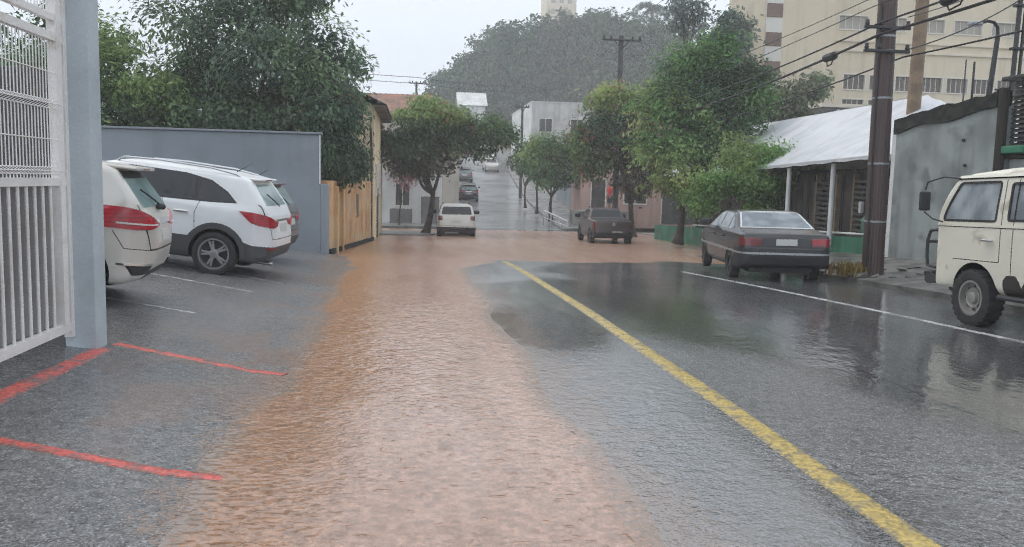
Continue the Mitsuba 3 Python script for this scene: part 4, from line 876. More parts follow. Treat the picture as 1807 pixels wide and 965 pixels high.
# house fronts across the side street, left of the far road
def front_house(label, x0, x1, y0, y1, zb, zt, mat, openings, roof=None, group=None, roof_mat='roof_tile', over=.35):
    """openings: (kind, x0, x1, z0, z1) on the face at y0."""
    k = thing('house', label, 'house', group=group)
    part(k, 'wall', box(x0, x1, y0, y1, zb, zt), mat)
    for kind, a, b, c, d in openings:
        if kind == 'window':
            q = part(k, 'window', box(a, b, y0 - .02, y0 + .05, c, d), 'window_dark')
            fw = .09
            part(q, 'frame', cat_([box(a - fw, a, y0 - .06, y0 + .02, c - fw, d + fw), box(b, b + fw, y0 - .06, y0 + .02, c - fw, d + fw), box(a, b, y0 - .06, y0 + .02, d, d + fw), box(a, b, y0 - .06, y0 + .02, c - fw, c), box((a + b) / 2 - .03, (a + b) / 2 + .03, y0 - .05, y0 + .02, c, d)]), 'frame_white')
        else:
            q = part(k, 'door', box(a, b, y0 - .03, y0 + .05, c, d), {'door': 'dark_wood', 'gate': 'grey_sheet', 'shutter': 'louver_dark'}[kind])
            part(q, 'frame', cat_([box(a - .06, a, y0 - .05, y0 + .02, c, d + .06), box(b, b + .06, y0 - .05, y0 + .02, c, d + .06), box(a, b, y0 - .05, y0 + .02, d, d + .06)]), 'frame_white')
    if roof:
        zr = roof; ym = (y0 + y1) / 2
        tiled_slope(k, (x0 - over, y0 - over, zt), (x1 + over, y0 - over, zt), (x1 + over, ym, zr), (x0 - over, ym, zr), roof_mat, .5)
        tiled_slope(k, (x1 + over, y1 + over, zt), (x0 - over, y1 + over, zt), (x0 - over, ym, zr), (x1 + over, ym, zr), roof_mat, .5)
        for xx in (x0, x1 - .16):
            part(k, 'gable', tm(prism('x', [(y0, zt - .01), (y1, zt - .01), (ym, zr - .06)], xx, xx + .16)), mat)
    else:
        part(k, 'parapet', box(x0 - .06, x1 + .06, y0 - .06, y1 + .06, zt, zt + .14), mat)
    return k
front_house('low white house with a framed window and grey metal gate beyond the left street tree', -4.6, 1.6, 51.6, 59, -1.3, 1.75, 'white_wall',
            [('window', -1.15, -.35, -.05, 1.25), ('gate', -1.5, -.15, -1.25, -.25), ('gate', .35, 1.45, -1.25, .5), ('door', -2.9, -2.1, -1.25, .9)])
front_house('long house with a faded red tiled roof on the left slope', -9.5, 1.2, 78, 88, -.2, 6.8, 'pale_wall', [('window', -5.5, -4.3, 3.6, 5.0), ('window', -2.6, -1.4, 3.6, 5.0)], 9.5)
front_house('plain beige house beside the parked dark cars on the far road', -3.0, 3.2, 63, 74, -.9, 3.2, 'pale_wall', [('window', .4, 1.6, .6, 1.9)], 4.6)
front_house('distant white gabled house at the top of the far road', 7.4, 12.0, 150, 158, 6.5, 14.4, 'white_wall', [('window', 8.4, 9.4, 12.4, 13.6)], 17.0, roof_mat='white_wall')

# right side of the far road
front_house('tall white building with a flat roof on the right of the far road', 12.9, 25, 96, 116, 1.5, 10.4, 'white_wall', [('window', 13.8, 15.2, 7.2, 8.6), ('window', 17.4, 18.8, 7.2, 8.6), ('window', 21.2, 22.4, 7.2, 8.6)])
front_house('small brick red roofed house beside the tall white building', 20.2, 27, 90, 95.5, 2.0, 9.0, 'pink_wall', [('window', 21.4, 22.6, 6.0, 7.4)], 10.6)
front_house('pale rendered house behind the small street trees', 13.2, 17.6, 57.4, 66, -1.3, 3.0, 'pale_wall', [('door', 13.6, 14.5, -.9, 1.3), ('window', 15.4, 16.6, .2, 1.6)])
front_house('grey house front with dark shutters beside the pale rendered house', 12.6, 13.18, 66.5, 76, -1.0, 3.2, 'grey_wall', [])
lh = front_house('pinkish house behind the person in the red shirt', 10.6, 22, 54.2, 57.3, -1.3, 2.3, 'pink_wall', [('door', 11.3, 12.2, -.15, 1.8), ('window', 13.5, 14.9, .3, 1.6), ('shutter', 16.0, 18.6, -1.0, 1.6)])
single('stair_landing', rbox(9.9, 13.0, 51.2, 54.15, -1.4, -.16, .02), 'concrete', 'concrete landing that the person in the red shirt stands on', 'landing', 30)
# kerbside rail by the small trees: pale sloping guard rail
k = thing('guard_rail', 'pale metal hand rail slanting down to the crossing by the small street trees', 'railing')
ra = np.array([8.2, 54.0, float(R(54.0)) + .95]); rb = np.array([9.0, 49.9, float(R(49.9)) + .55])
part(k, 'top_rail', tube([ra, rb, rb + [.02, -.05, -.45]], .04, 8), 'white_post', 30)
part(k, 'mid_rail', tube([ra - [0, 0, .45], rb - [0, 0, .3]], .03, 8), 'white_post', 30)
for t in (0, .33, .66): 
    q = ra + (rb - ra) * t; part(k, 'post', tube([q, (q[0], q[1], float(R(q[1])) - .1)], .035, 8), 'white_post', 30)

# ------------------------------------------------------------------ right side: tent yard, stained wall, louvred shed
w = thing('low_wall', 'low green painted wall with a white rail in front of the tent yard', 'wall', kind='thing')
part(w, 'masonry', wall_line((11.0, 18.55), (11.6, 40.0), .18, lambda y: walk_z(np.full_like(y, 11.0), y) - .3, lambda t: .42 - .80 * t, 40, .02), 'green_wall')
part(w, 'rail', tube([(10.98, 18.6, .50), (11.12, 24.4, .30), (11.4, 34, -.07)], .028, 8), 'white_post', 30)
for yy in np.arange(19.5, 34, 2.4):
    zz = .50 - .036 * (yy - 18.6); part(w, 'rail_post', tube([(11.02 + .02 * (yy - 18.6), yy, zz), (11.02 + .02 * (yy - 18.6), yy, zz - .5)], .02, 6), 'white_post', 30)
t = thing('tent', 'big white tent roof on white posts over the dark yard', 'tent')
def tent_z(x, y, y0=18.66, y1=38.0, x0=10.7, x1=16.9):
    """Hip roof that sags a little between its hips."""
    e = np.minimum(np.minimum((x - x0) / 3.1, (x1 - x) / 3.1), np.minimum((y - y0) / 3.4, (y1 - y) / 3.5))
    e = np.clip(e, 0, 1)
    return 2.40 - .028 * (y - 18) + (1.78 + .022 * (y - 18)) * e - .05 * np.sin(np.clip(e, 0, 1) * np.pi) + .008 * (np.abs(np.sin((y - 18.66) * np.pi / 3.2)) - .5) * np.clip(e * 3, 0, 1)
txs, tys = np.linspace(10.7, 16.9, 73), np.linspace(18.66, 38.0, 75)
part(t, 'roof', grid(txs, tys, tent_z), 'tent_cloth', True)
vl = np.stack([np.full(75, 10.69), tys, tent_z(np.full(75, 10.7), tys)], -1)
def hang(line, drop, rip=.03):
    n = len(line); low = line - np.stack([0 * line[:, 0], 0 * line[:, 0], drop + rip * np.abs(np.sin(np.arange(n) * .7))], -1)
    i = np.arange(n - 1); return trimesh.Trimesh(np.vstack([line, low]), np.vstack([np.stack([i, i + n, i + 1], 1), np.stack([i + 1, i + n, i + n + 1], 1)]), process=False)
part(t, 'valance', hang(vl, .07), 'tent_cloth', True)
part(t, 'valance', hang(np.stack([txs, np.full(73, 18.655), tent_z(txs, np.full(73, 18.66))], -1), .12), 'tent_cloth', True)
part(t, 'eave_beam', tube([(10.8, 18.8, 2.33), (10.8, 37.8, 1.78)], .05, 8), 'dark_metal', 30)
for yy in (19.05, 21.35, 24.0, 26.8):
    part(t, 'post', tube([(10.88, yy, .02), (10.88, yy, 2.36 - .028 * (yy - 18))], .065, 10), 'white_post', 30)
for yy in (18.2, 23.4, 28.8):
    part(t, 'inner_post', tube([(13.8, yy, -.3), (13.8, yy, 4.0 if yy == 23.4 else 2.0)], .05, 8), 'white_post', 30)
# dark yard behind: panelled timber and grille front
f = thing('timber_fence', 'dark slatted timber front with grilles under the tent', 'fence')
yy = 18.4; i = 0
while yy < 34:
    wd = .16 + .10 * rng.random(); part(f, 'slat', box(11.55 + .05 * rng.random(), 11.62 + .04 * rng.random(), yy, yy + wd, .0 - .03 * (yy - 18), 2.16 - .03 * (yy - 18) + (.0 if rng.random() < .8 else -.25)), ('dark_wood', 'louver_dark', 'dark_wood')[i % 3]); yy += wd + .025; i += 1
for a, b in ((20.2, 21.2), (22.2, 23.3)):
    for zz in np.arange(.25, 1.9, .14):
        part(f, 'louver', box(11.42, 11.52, a, b, zz - .03 * (a - 18), zz + .07 - .03 * (a - 18)), 'louver_dark')
    for c in (a - .07, b): part(f, 'grille_post', box(11.40, 11.54, c, c + .07, 0, 1.95), 'old_wood')
part(f, 'backing', box(11.8, 11.9, 18.2, 34.5, -.6, 2.1), 'dark_metal')
single('yard_lamp', tm(rbox(11.28, 11.4, 20.6, 20.72, .95, 1.25, .03)), 'lamp_clear', 'small pale lamp on the dark slatted front', 'lamp', 30)
single('waste_bin', trimesh.creation.revolve([(0, -.1), (.26, -.1), (.3, .62), (.32, .66), (.22, .80), (0, .84)], sections=20).apply_translation((11.28, 19.9, .12)), 'green_wall', 'dark green rounded bin behind the white rail', 'bin', 30)

s = thing('stained_wall', 'tall pale teal wall streaked with damp, its top edge black with moss', 'wall', kind='thing')
part(s, 'plaster', wall_line((10.98, 18.45), (11.0, 14.98), .24, -.4, lambda t: 2.95 + .22 * t, 24, .03), 'teal_wall')
part(s, 'end_face', rbox(10.86, 11.14, 18.46, 18.62, -.4, 2.98, .01), 'white_post', 30)
def mossy(t): return 3.14 + .26 * t + .07 * meshkit.noise(np.stack([t * 26, t * 0, t * 0], -1)) 
part(s, 'moss_cap', wall_line((10.96, 18.48), (10.98, 15.12), .30, lambda y: 2.86 + .04 * np.sin((y - 15) * 3.1) + .085 * (18.4 - y), mossy, 60, .06), 'moss')
for yy, zz in ((15.9, 2.05), (16.0, 2.55), (16.4, 1.3)):
    part(s, 'stud', tm(rbox(10.83, 10.87, yy, yy + .06, zz, zz + .06, .01)), 'dark_metal', 30)
s = thing('louvred_shed', 'dark shed with horizontal louvres above a brown beam behind the van', 'shed')
for k in range(14):
    z0 = 2.42 + .085 * k
    part(s, 'louver', tm(prism('y', [(11.05, z0), (11.09, z0), (11.16, z0 + .075), (11.12, z0 + .075)], 9.0, 15.0)), 'louver_dark')
part(s, 'wall', box(11.2, 16, 8.8, 14.95, -.4, 3.66), 'louver_dark')
part(s, 'lower_wall', box(11.04, 11.19, 8.8, 14.9, -.4, 2.18), 'teal_wall')
part(s, 'beam', rbox(10.96, 11.19, 8.8, 15.15, 2.19, 2.36, .015), 'rust', 30)
part(s, 'roof_edge', rbox(10.95, 16.1, 8.7, 15.18, 3.663, 3.72, .01), 'louver_dark', 30)
part(s, 'bracket', rbox(10.84, 10.955, 14.3, 14.9, 2.28, 2.42, .02), 'green_wall', 30, label='green painted bracket')
part(s, 'corner_post', tube([(10.90, 15.0, -.1), (10.90, 15.0, 3.5)], .09, 10), 'rust', 30)

# ------------------------------------------------------------------ trees and plants
def leaves(points, size, dirs, cols, fold=.25, aspect=.45, droop=.3, r=rng, out=None):
    """Folded diamond leaves at the points: 4 vertices, 2 triangles each."""
    n = len(points)
    d = dirs + r.normal(0, .55, (n, 3)); d[:, 2] -= droop
    d /= np.linalg.norm(d, axis=1, keepdims=True) + 1e-9
    u = r.normal(0, .5, (n, 3)) + [0, 0, 1.0]
    if out is not None:      # leaves lie like shingles on their clump
        u = u * .55 + dirs * out; d = d - u * (d * u).sum(1, keepdims=True) / (u * u).sum(1, keepdims=True) * .8; d /= np.linalg.norm(d, axis=1, keepdims=True) + 1e-9
    s = np.cross(d, u); s /= np.linalg.norm(s, axis=1, keepdims=True) + 1e-9
    nn = np.cross(s, d)
    L = size * r.uniform(.65, 1.3, (n, 1)); W = L * aspect
    a = points - d * L * .5; b = points + d * L * .5
    c = points + s * W * .5 + nn * L * fold * .25; e = points - s * W * .5 + nn * L * fold * .25
    V = np.stack([a, c, b, e], 1).reshape(-1, 3)
    i = np.arange(n) * 4
    Fc = np.concatenate([np.stack([i, i + 1, i + 2], 1), np.stack([i, i + 2, i + 3], 1)])
    return (V, Fc), np.repeat(cols, 4, 0)

def crown_leaves(blobs, twigs, per, size, base, var=.35, spread=.22, warm=.0, warm_col=(.16, .05, .04), shell=.55, seed=1, droop=.3, hue2=None, aspect=.45, lobed=True, out=1.0):
    """blobs: (centre, radii, weight, colour or None). Twig clusters through each ellipsoid's outer volume, with ragged edges and gaps."""
    r = np.random.default_rng(seed)
    lobes = []
    for c, rad, w, col in blobs:
        c, rad = np.array(c, float), np.array(rad, float)
        tone0 = np.array(col if col is not None else base, float)
        lobes.append((c, rad * .72, w * .22, tone0))
        nl = 11
        for i in range(nl):
            v = r.normal(size=3); v[2] = v[2] * .8 + .25; v /= np.linalg.norm(v)
            k = r.uniform(.34, .52)
            lobes.append((c + v * rad * r.uniform(.62, .82), rad * k * [1, 1, .8], w * .78 / nl * (k / .43) ** 2, tone0 * r.uniform(.75, 1.3) * [r.uniform(.9, 1.15), 1, r.uniform(.85, 1.15)]))
    blobs = lobes if lobed else blobs
    W = np.array([b[2] for b in blobs], float); W /= W.sum()
    pts, dirs, cols, cent = [], [], [], []
    for (c, rad, _, col), w in zip(blobs, W):
        m = int(twigs * w * 1.9)
        v = r.normal(size=(m, 3)); v /= np.linalg.norm(v, axis=1, keepdims=True)
        rr = (shell ** 3 + (1 - shell ** 3) * r.random(m)) ** (1 / 3)
        lump = meshkit.fbm(v * 2.3 + np.array(c) * .37, 3, seed)
        rr *= .74 + .55 * lump
        p = np.array(c) + v * rr[:, None] * np.array(rad)
        keep = meshkit.fbm(p * .95, 3, seed + 5) > .42
        p, v = p[keep][:int(twigs * w)], v[keep][:int(twigs * w)]
        tone = np.array(col if col is not None else base)[None] * (1 + var * (2 * r.random((len(p), 1)) - 1))
        if hue2 is not None:
            k = (meshkit.fbm(p * .8 + 11, 2, seed + 9) > .54)[:, None]; tone = np.where(k, np.array(hue2)[None] * (1 + var * (2 * r.random((len(p), 1)) - 1)), tone)
        if warm: 
            k = r.random((len(p), 1)) < warm; tone = np.where(k, np.array(warm_col)[None], tone)
        pts.append(np.repeat(p, per, 0) + r.normal(0, spread, (len(p) * per, 3)) * [1, 1, .8]); dirs.append(np.repeat(v, per, 0)); cols.append(np.repeat(tone, per, 0) * (1 + .3 * (2 * r.random((len(p) * per, 1)) - 1)))
        cent.append(p)
    return leaves(np.vstack(pts), size, np.vstack(dirs), np.clip(np.vstack(cols), .004, .6), droop=droop, aspect=aspect, r=r, out=out), np.vstack(cent)

def limb(p0, p1, r0, r1, bend=.12, n=7, seed=0):
    r = np.random.default_rng(seed); p0, p1 = np.array(p0, float), np.array(p1, float)
    t = np.linspace(0, 1, n)[:, None]; L = np.linalg.norm(p1 - p0)
    off = r.normal(0, bend * L, 3) * [1, 1, .5]; off2 = r.normal(0, bend * L * .4, 3)
    P = p0 + t * (p1 - p0) + np.sin(t * np.pi) * off * .5 + np.sin(t * 2 * np.pi) * off2 * .4
    return tube(P, np.linspace(r0, r1, n), 8)

LEAF_GAIN, LEAF_SIZE, TWIGS = 3.3, 1.45, .95
def tree(label, base, fork, blobs, twigs, per, size, col, trunk_r=.14, limbs=14, seed=1, name='tree', group=None, stuff_crown=True, twig_r=.05, flare=True, **kw):
    key = thing(name, label, 'tree' if name.endswith('tree') else name.replace('_', ' '), group=group)
    (mesh, vcol), cent = crown_leaves(blobs, int(twigs * TWIGS), per, size * LEAF_SIZE, col, seed=seed, **kw)
    vcol = np.clip((vcol * .80 + vcol.mean(1, keepdims=True) * .24) * LEAF_GAIN, .005, .5)
    part(key, 'crown', mesh, 'leaf', False, stuff=True, color=vcol)
    r = np.random.default_rng(seed + 77)
    base, fork = np.array(base, float), np.array(fork, float)
    t = np.linspace(0, 1, 10)[:, None]
    P = base + t * (fork - base) + np.sin(t * np.pi) * r.normal(0, .05, 3) * [1, 1, 0]
    rad = trunk_r * (1 - .35 * t[:, 0]); 
    if flare: rad = rad + trunk_r * .7 * np.exp(-t[:, 0] * 9)
    part(key, 'trunk', tube(P, rad, 12), 'bark', True)
    pick = cent[r.choice(len(cent), min(limbs, len(cent)), replace=False)]
    for i, q in enumerate(pick[:5]):
        mid = fork + (q - fork) * .45 + r.normal(0, .15, 3)
        parts_ = [limb(fork - (fork - base) * .04, mid, trunk_r * .55, trunk_r * .32, .16, 7, seed + i), limb(mid, q, trunk_r * .32, .012, .15, 6, seed + 50 + i)]
        for j, q2 in enumerate(pick[5 + i::5]):
            parts_.append(limb(mid, q2, trunk_r * .24, .010, .15, 6, seed + 90 + i * 7 + j))
        part(key, 'limb', cat_(parts_), 'bark', True)
    return key

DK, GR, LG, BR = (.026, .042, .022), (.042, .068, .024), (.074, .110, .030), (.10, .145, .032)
# left: two big trees beyond the grey wall and the creeper over the yellow wall
tree('big dark leafy tree towering over the middle of the grey boundary wall', (-5.3, 27.0, -.8), (-5.2, 27.0, 2.6),
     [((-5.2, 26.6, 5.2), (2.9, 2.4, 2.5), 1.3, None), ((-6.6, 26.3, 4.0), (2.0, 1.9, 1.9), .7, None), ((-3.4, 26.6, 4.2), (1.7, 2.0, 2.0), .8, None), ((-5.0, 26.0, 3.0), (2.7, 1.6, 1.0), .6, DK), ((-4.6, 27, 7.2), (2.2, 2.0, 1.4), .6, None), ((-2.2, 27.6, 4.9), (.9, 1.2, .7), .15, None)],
     1350, 26, .13, (.040, .062, .040), .22, 30, 3, spread=.24, hue2=(.055, .085, .040))
tree('lower green tree at the near end of the grey boundary wall', (-9.3, 25.0, -.7), (-9.3, 25, 2.4),
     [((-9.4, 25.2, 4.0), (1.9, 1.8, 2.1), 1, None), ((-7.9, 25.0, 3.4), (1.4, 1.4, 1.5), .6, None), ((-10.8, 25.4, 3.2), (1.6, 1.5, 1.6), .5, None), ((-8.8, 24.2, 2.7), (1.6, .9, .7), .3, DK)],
     850, 24, .12, (.042, .075, .034), .18, 20, 4, spread=.22, hue2=LG)
tree('dark bushy climber spilling over the orange yellow wall', (-3.0, 25.2, -.6), (-2.9, 25.3, 1.8),
     [((-2.55, 25.0, 2.5), (.75, 1.4, 1.2), 1, None), ((-2.4, 27.4, 2.9), (.8, 1.9, 1.4), 1, None), ((-2.0, 28.6, 2.1), (.65, 1.6, .8), .6, None), ((-2.4, 29.6, 3.6), (1.1, 1.6, 1.0), .7, (.04, .07, .03)), ((-2.2, 24.1, 1.75), (.35, .8, .6), .3, DK)],
     640, 24, .12, (.024, .044, .027), .10, 16, 5, name='climbing_shrub', spread=.18, droop=.8, warm=.03, warm_col=(.10, .06, .02))
# trees behind the white gate seen through the wires
tree('dark green shrub seen through the upper wires of the white gate', (-5.6, 9.2, -.0), (-5.6, 9.2, 1.6),
     [((-5.6, 9.6, 3.0), (1.5, 1.1, .8), 1, None), ((-7.4, 9.6, 2.8), (1.2, 1.0, .8), .6, None)], 240, 20, .10, DK, .06, 10, 6, name='shrub', spread=.18)
# street trees
tree('spreading street tree with a forked dark trunk beside the white car in the flood', (.52, 41.5, -1.15), (.86, 41.5, .95),
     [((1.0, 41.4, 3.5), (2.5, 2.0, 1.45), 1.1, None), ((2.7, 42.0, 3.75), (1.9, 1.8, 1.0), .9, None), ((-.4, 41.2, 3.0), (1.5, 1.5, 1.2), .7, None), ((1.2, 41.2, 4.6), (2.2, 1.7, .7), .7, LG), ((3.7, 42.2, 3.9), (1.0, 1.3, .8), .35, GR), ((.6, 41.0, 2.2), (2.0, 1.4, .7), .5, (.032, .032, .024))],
     1150, 20, .15, (.030, .055, .026), .17, 18, 8, spread=.22, warm=.02)
tree('small round street tree by the hand rail on the far pavement', (8.92, 55.4, -1.0), (8.9, 55.4, .7),
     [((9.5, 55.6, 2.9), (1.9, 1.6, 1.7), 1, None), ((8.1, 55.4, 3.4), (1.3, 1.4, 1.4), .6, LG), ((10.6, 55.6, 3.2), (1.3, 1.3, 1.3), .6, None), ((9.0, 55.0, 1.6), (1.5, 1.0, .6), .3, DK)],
     620, 18, .17, GR, .13, 14, 9, spread=.24, hue2=(.045, .09, .03))
tree('thin street tree just up the far pavement behind the small round one', (8.75, 61.0, -.75), (8.7, 61, 1.0),
     [((8.9, 61, 3.0), (1.5, 1.3, 1.4), 1, None)], 220, 18, .17, GR, .10, 10, 10, spread=.24)
tree('thin stemmed street tree farthest up the row of three', (8.55, 66, -.5), (8.5, 66, 1.2), [((8.8, 66.2, 3.2), (1.5, 1.3, 1.5), 1, None)], 200, 18, .18, DK, .09, 8, 11, spread=.24)
tree('dense tree with reddish young leaves behind the dark pickup', (11.1, 42.6, -1.15), (10.9, 42.6, 1.2),
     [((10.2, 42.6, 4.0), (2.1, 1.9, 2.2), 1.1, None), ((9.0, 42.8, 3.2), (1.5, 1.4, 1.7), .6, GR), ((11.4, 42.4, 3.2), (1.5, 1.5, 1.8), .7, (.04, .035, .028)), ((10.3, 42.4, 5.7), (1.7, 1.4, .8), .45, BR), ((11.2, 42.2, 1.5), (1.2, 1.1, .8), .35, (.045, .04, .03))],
     980, 20, .16, (.030, .052, .026), .16, 18, 12, spread=.24, warm=.10, warm_col=(.13, .045, .035))
tree('tallest green tree on the right pavement beside the dark saloon', (10.35, 32.6, -.75), (10.3, 32.4, 1.3),
     [((10.9, 31.8, 5.2), (1.8, 1.6, 1.7), 1.0, None), ((9.7, 31.8, 3.6), (1.7, 1.5, 1.7), 1.0, LG), ((11.6, 31.6, 3.4), (1.8, 1.5, 1.9), .9, None), ((12.2, 31.4, 5.3), (1.2, 1.2, 1.5), .6, DK), ((10.0, 31.0, 2.0), (1.7, 1.3, 1.2), .7, LG), ((11.1, 31.6, 6.6), (1.0, 1.0, .8), .35, (.03, .05, .035)), ((9.2, 32, 4.6), (.9, 1.0, .9), .3, LG)],
     1500, 22, .13, (.034, .066, .030), .15, 24, 13, spread=.22, hue2=(.05, .10, .028))
tree('bright yellow green bush spreading above the dark saloon', (11.4, 26.2, -.3), (11.2, 26.2, .8),
     [((10.9, 26.0, 1.75), (1.6, 1.3, 1.1), 1, None), ((9.7, 26.2, 1.3), (1.2, 1.0, .85), .6, None), ((12.1, 26.0, 1.6), (1.2, 1.0, .85), .5, None), ((10.6, 26.6, 2.7), (1.2, 1.0, .8), .4, LG)],
     900, 24, .095, (.085, .125, .030), .08, 14, 14, name='bush', spread=.17, hue2=(.055, .105, .026))
tree('slender sparse tree standing alone against the sky', (16.0, 50, -1.3), (15.9, 50, 9.8),
     [((15.7, 50, 11.4), (1.4, 1.2, 1.5), 1, None)], 120, 10, .22, (.05, .065, .055), .10, 16, 15, spread=.30, shell=.1)
tree('hazy dark tree beside the beige apartment block', (21.5, 60, -1.0), (21.2, 60, 8.0),
     [((21.9, 59, 11.6), (1.2, 1.4, 2.0), 1, None), ((21.6, 59, 8.8), (1.8, 1.6, 2.0), .8, None)], 420, 16, .26, (.045, .065, .045), .2, 12, 16, spread=.34)
tree('leafy dark tree rising behind the left end of the tent roof', (17.0, 37, -.9), (16.8, 37, 3.0),
     [((15.6, 37, 4.4), (1.9, 1.7, 1.5), 1, None), ((17.0, 37.5, 5.4), (1.3, 1.3, 1.2), .5, None)], 420, 18, .16, (.05, .06, .035), .14, 12, 17, spread=.24)
tree('small plant with broad leaves on the ledge of the beige block', (28.0, 57.6, 7.2), (28.0, 57.6, 7.5), [((28.0, 57.6, 8.4), (1.0, .7, 1.0), 1, None)], 60, 14, .28, (.06, .09, .04), .05, 6, 18, name='plant', spread=.25)
tree('red flowering shrub behind the left street tree', (-.9, 49.9, -1.2), (-.8, 49.9, .2), [((-.3, 50.2, 2.2), (1.3, .8, 1.0), 1, None)], 130, 16, .15, (.10, .035, .045), .05, 8, 19, name='shrub', spread=.22)
tree('round dark tree overhanging the far road on the left', (3.4, 106, 2.8), (3.5, 106, 5.8), [((4.6, 106, 8.2), (3.0, 3, 2.0), 1, None), ((2.2, 106, 7.4), (3, 3, 2.4), .8, None)], 420, 18, .34, (.035, .055, .035), .22, 12, 20, spread=.5)

# dry weeds at the foot of the pole
def tuft(name, label, c, n, h, rad, col0, col1, seed, cat='plant'):
    r = np.random.default_rng(seed); V, Fc, C = [], [], []
    key = thing(name, label, cat)
    for i in range(n):
        a = r.uniform(0, 2 * np.pi); p = np.array(c) + [rad * .6 * r.normal() * .7, rad * .6 * r.normal() * .7, 0]
        lean = np.array([math.cos(a), math.sin(a), 0]) * r.uniform(.15, .8) * h; hh = h * r.uniform(.4, 1.0)
        s = np.array([-math.sin(a), math.cos(a), 0]) * r.uniform(.006, .016)
        pts = [p - s, p + s, p + lean * .45 + [0, 0, hh * .75] + s * .8, p + lean * .45 + [0, 0, hh * .75] - s * .8, p + lean + [0, 0, hh * r.uniform(.55, 1.0)]]
        k = len(V); V += pts; Fc += [(k, k + 1, k + 2), (k, k + 2, k + 3), (k + 3, k + 2, k + 4)]
        c_ = np.array(col0) + (np.array(col1) - col0) * r.random(); C += [c_] * 5
    part(key, 'blade', (np.array(V), np.array(Fc)), 'leaf', False, stuff=True, color=np.array(C))
PX, PY = 8.83, 15.5
PZ = float(walk_z(np.array(PX), np.array(PY)))
tuft('dry_weed', 'dry yellow brown weeds at the foot of the big wooden pole', (PX - .38, PY + .12, PZ - .03), 240, .36, .42, (.30, .20, .08), (.16, .14, .05), 2)
# broken paving pieces by the pole
r_ = np.random.default_rng(5)
k = thing('paving_rubble', 'broken pieces of paving scattered round the foot of the wooden pole', 'rubble')
for i in range(46):
    x, y = PX + r_.normal(-.1, .75), PY + r_.normal(-.1, .7)
    if x < 8.35: continue
    s = r_.uniform(.04, .15); m = m3.Manifold.hull_points((r_.normal(size=(9, 3)) * [s, s, s * .35]).astype(np.float32))
    part(k, 'stone', tm(m.translate((x, y, float(walk_z(np.array(x), np.array(y))) + s * .12))), 'broken_concrete')

# ------------------------------------------------------------------ poles, lamps and cables
p = thing('utility_pole', 'big dark wooden pole on the near right pavement wrapped with wire bands', 'pole')
TOPX, TOPZ = PX - .12, 8.4
nP = 24; tt = np.linspace(0, 1, nP)
part(p, 'shaft', tube(np.stack([PX + (TOPX - PX) * tt, np.full(nP, PY), PZ - .4 + tt * (TOPZ - PZ + .4)], -1), .205 - .055 * tt, 20), 'pole_wood', 30)
def on_pole(z): 
    t = (z - PZ + .4) / (TOPZ - PZ + .4); return PX + (TOPX - PX) * t, .205 - .055 * t
for z in (.95, 2.05, 3.28, 4.15, 4.42):
    x, rr = on_pole(z)
    part(p, 'band', trimesh.creation.revolve([(rr + .001, -.018), (rr + .006, -.018), (rr + .006, .018), (rr + .001, .018)], sections=24).apply_translation((x, PY, z)), 'grey_metal', 30)
for z, y0 in ((4.55, PY - .22), (4.12, PY - .24)):
    x, rr = on_pole(z)
    part(p, 'bracket', tm(rbox(x - .55, x + .35, y0 - .03, y0 + .03, z - .03, z + .03, .012)), 'dark_metal', 30)
    for dx in (-.5, -.25, .3):
        part(p, 'insulator', trimesh.creation.revolve([(0, 0), (.03, 0), (.045, .03), (.03, .06), (.04, .09), (0, .11)], sections=10).apply_translation((x + dx, y0, z + .03)), 'dark_metal', True)
part(p, 'conduit', tube([(PX - .20, PY - .10, PZ), (PX - .23, PY - .10, 2.5), (on_pole(5.0)[0] - .18, PY - .10, 5.0)], .018, 6), 'dark_metal', 30)

def pole(label, x, y, z0, z1, r0, r1, mat, name='utility_pole', lean=(0, 0), arm=None, arm_z=None, arm_dir=(1, 0)):
    k = thing(name, label, 'pole')
    part(k, 'shaft', tube([(x, y, z0), (x + lean[0] * .5, y + lean[1] * .5, (z0 + z1) / 2), (x + lean[0], y + lean[1], z1)], [r0, (r0 + r1) / 2, r1], 12), mat, 30)
    if arm:
        ax, ay = arm_dir
        for az in (arm_z if isinstance(arm_z, (list, tuple)) else [arm_z]):
            c = np.array([x + lean[0], y + lean[1] - .16, az]); d = np.array([ax, ay, 0]) * arm / 2
            part(k, 'crossarm', tube([c - d, c + d], .065, 6), mat, 30)
            for s in (-.92, -.55, .55, .92):
                q = c + d * s; part(k, 'insulator', trimesh.creation.revolve([(0, 0), (.04, 0), (.07, .05), (.04, .10), (.06, .16), (0, .2)], sections=8).apply_translation(q + [0, 0, .05]), 'dark_metal', True)
            for s in (-.4, .4):
                part(k, 'brace', tube([c + d * s, c + [0, 0, -.5]], .025, 6), 'dark_metal', 30)
    return k
pole('tall dark pole with a crossarm against the wooded hill', 10.75, 45.2, -1.2, 9.35, .17, .13, 'grey_pole', arm=2.1, arm_z=9.1)
pole('pale brown wooden pole rising behind the stained teal wall', 12.97, 21.4, -.4, 9.2, .19, .15, 'old_wood', lean=(.10, 0))
pole('slim street pole at the kerb half way up the far road', 9.55, 77.5, -.2, 8.6, .14, .10, 'grey_pole', arm=1.2, arm_z=8.2)
pole('distant pole with a crossarm in front of the tall white building', 14.9, 99.0, 1.5, 12.6, .17, .13, 'grey_pole', arm=2.4, arm_z=12.2)
pole('small distant pole above the red tiled roof on the left', .0, 90.5, .5, 11.6, .15, .11, 'grey_pole', arm=1.5, arm_z=11.4)
pole('thin antenna mast standing on the roofs in front of the beige block', 24.2, 36.0, 2.0, 7.4, .05, .03, 'dark_metal', name='mast')
pole('thin bare mast just left of the curved arm street lamp', 11.96, 17.5, 2.0, 4.35, .03, .022, 'dark_metal', name='mast')
k = thing('street_lamp', 'curved arm street lamp on a thin dark pole above the louvred shed', 'street lamp')
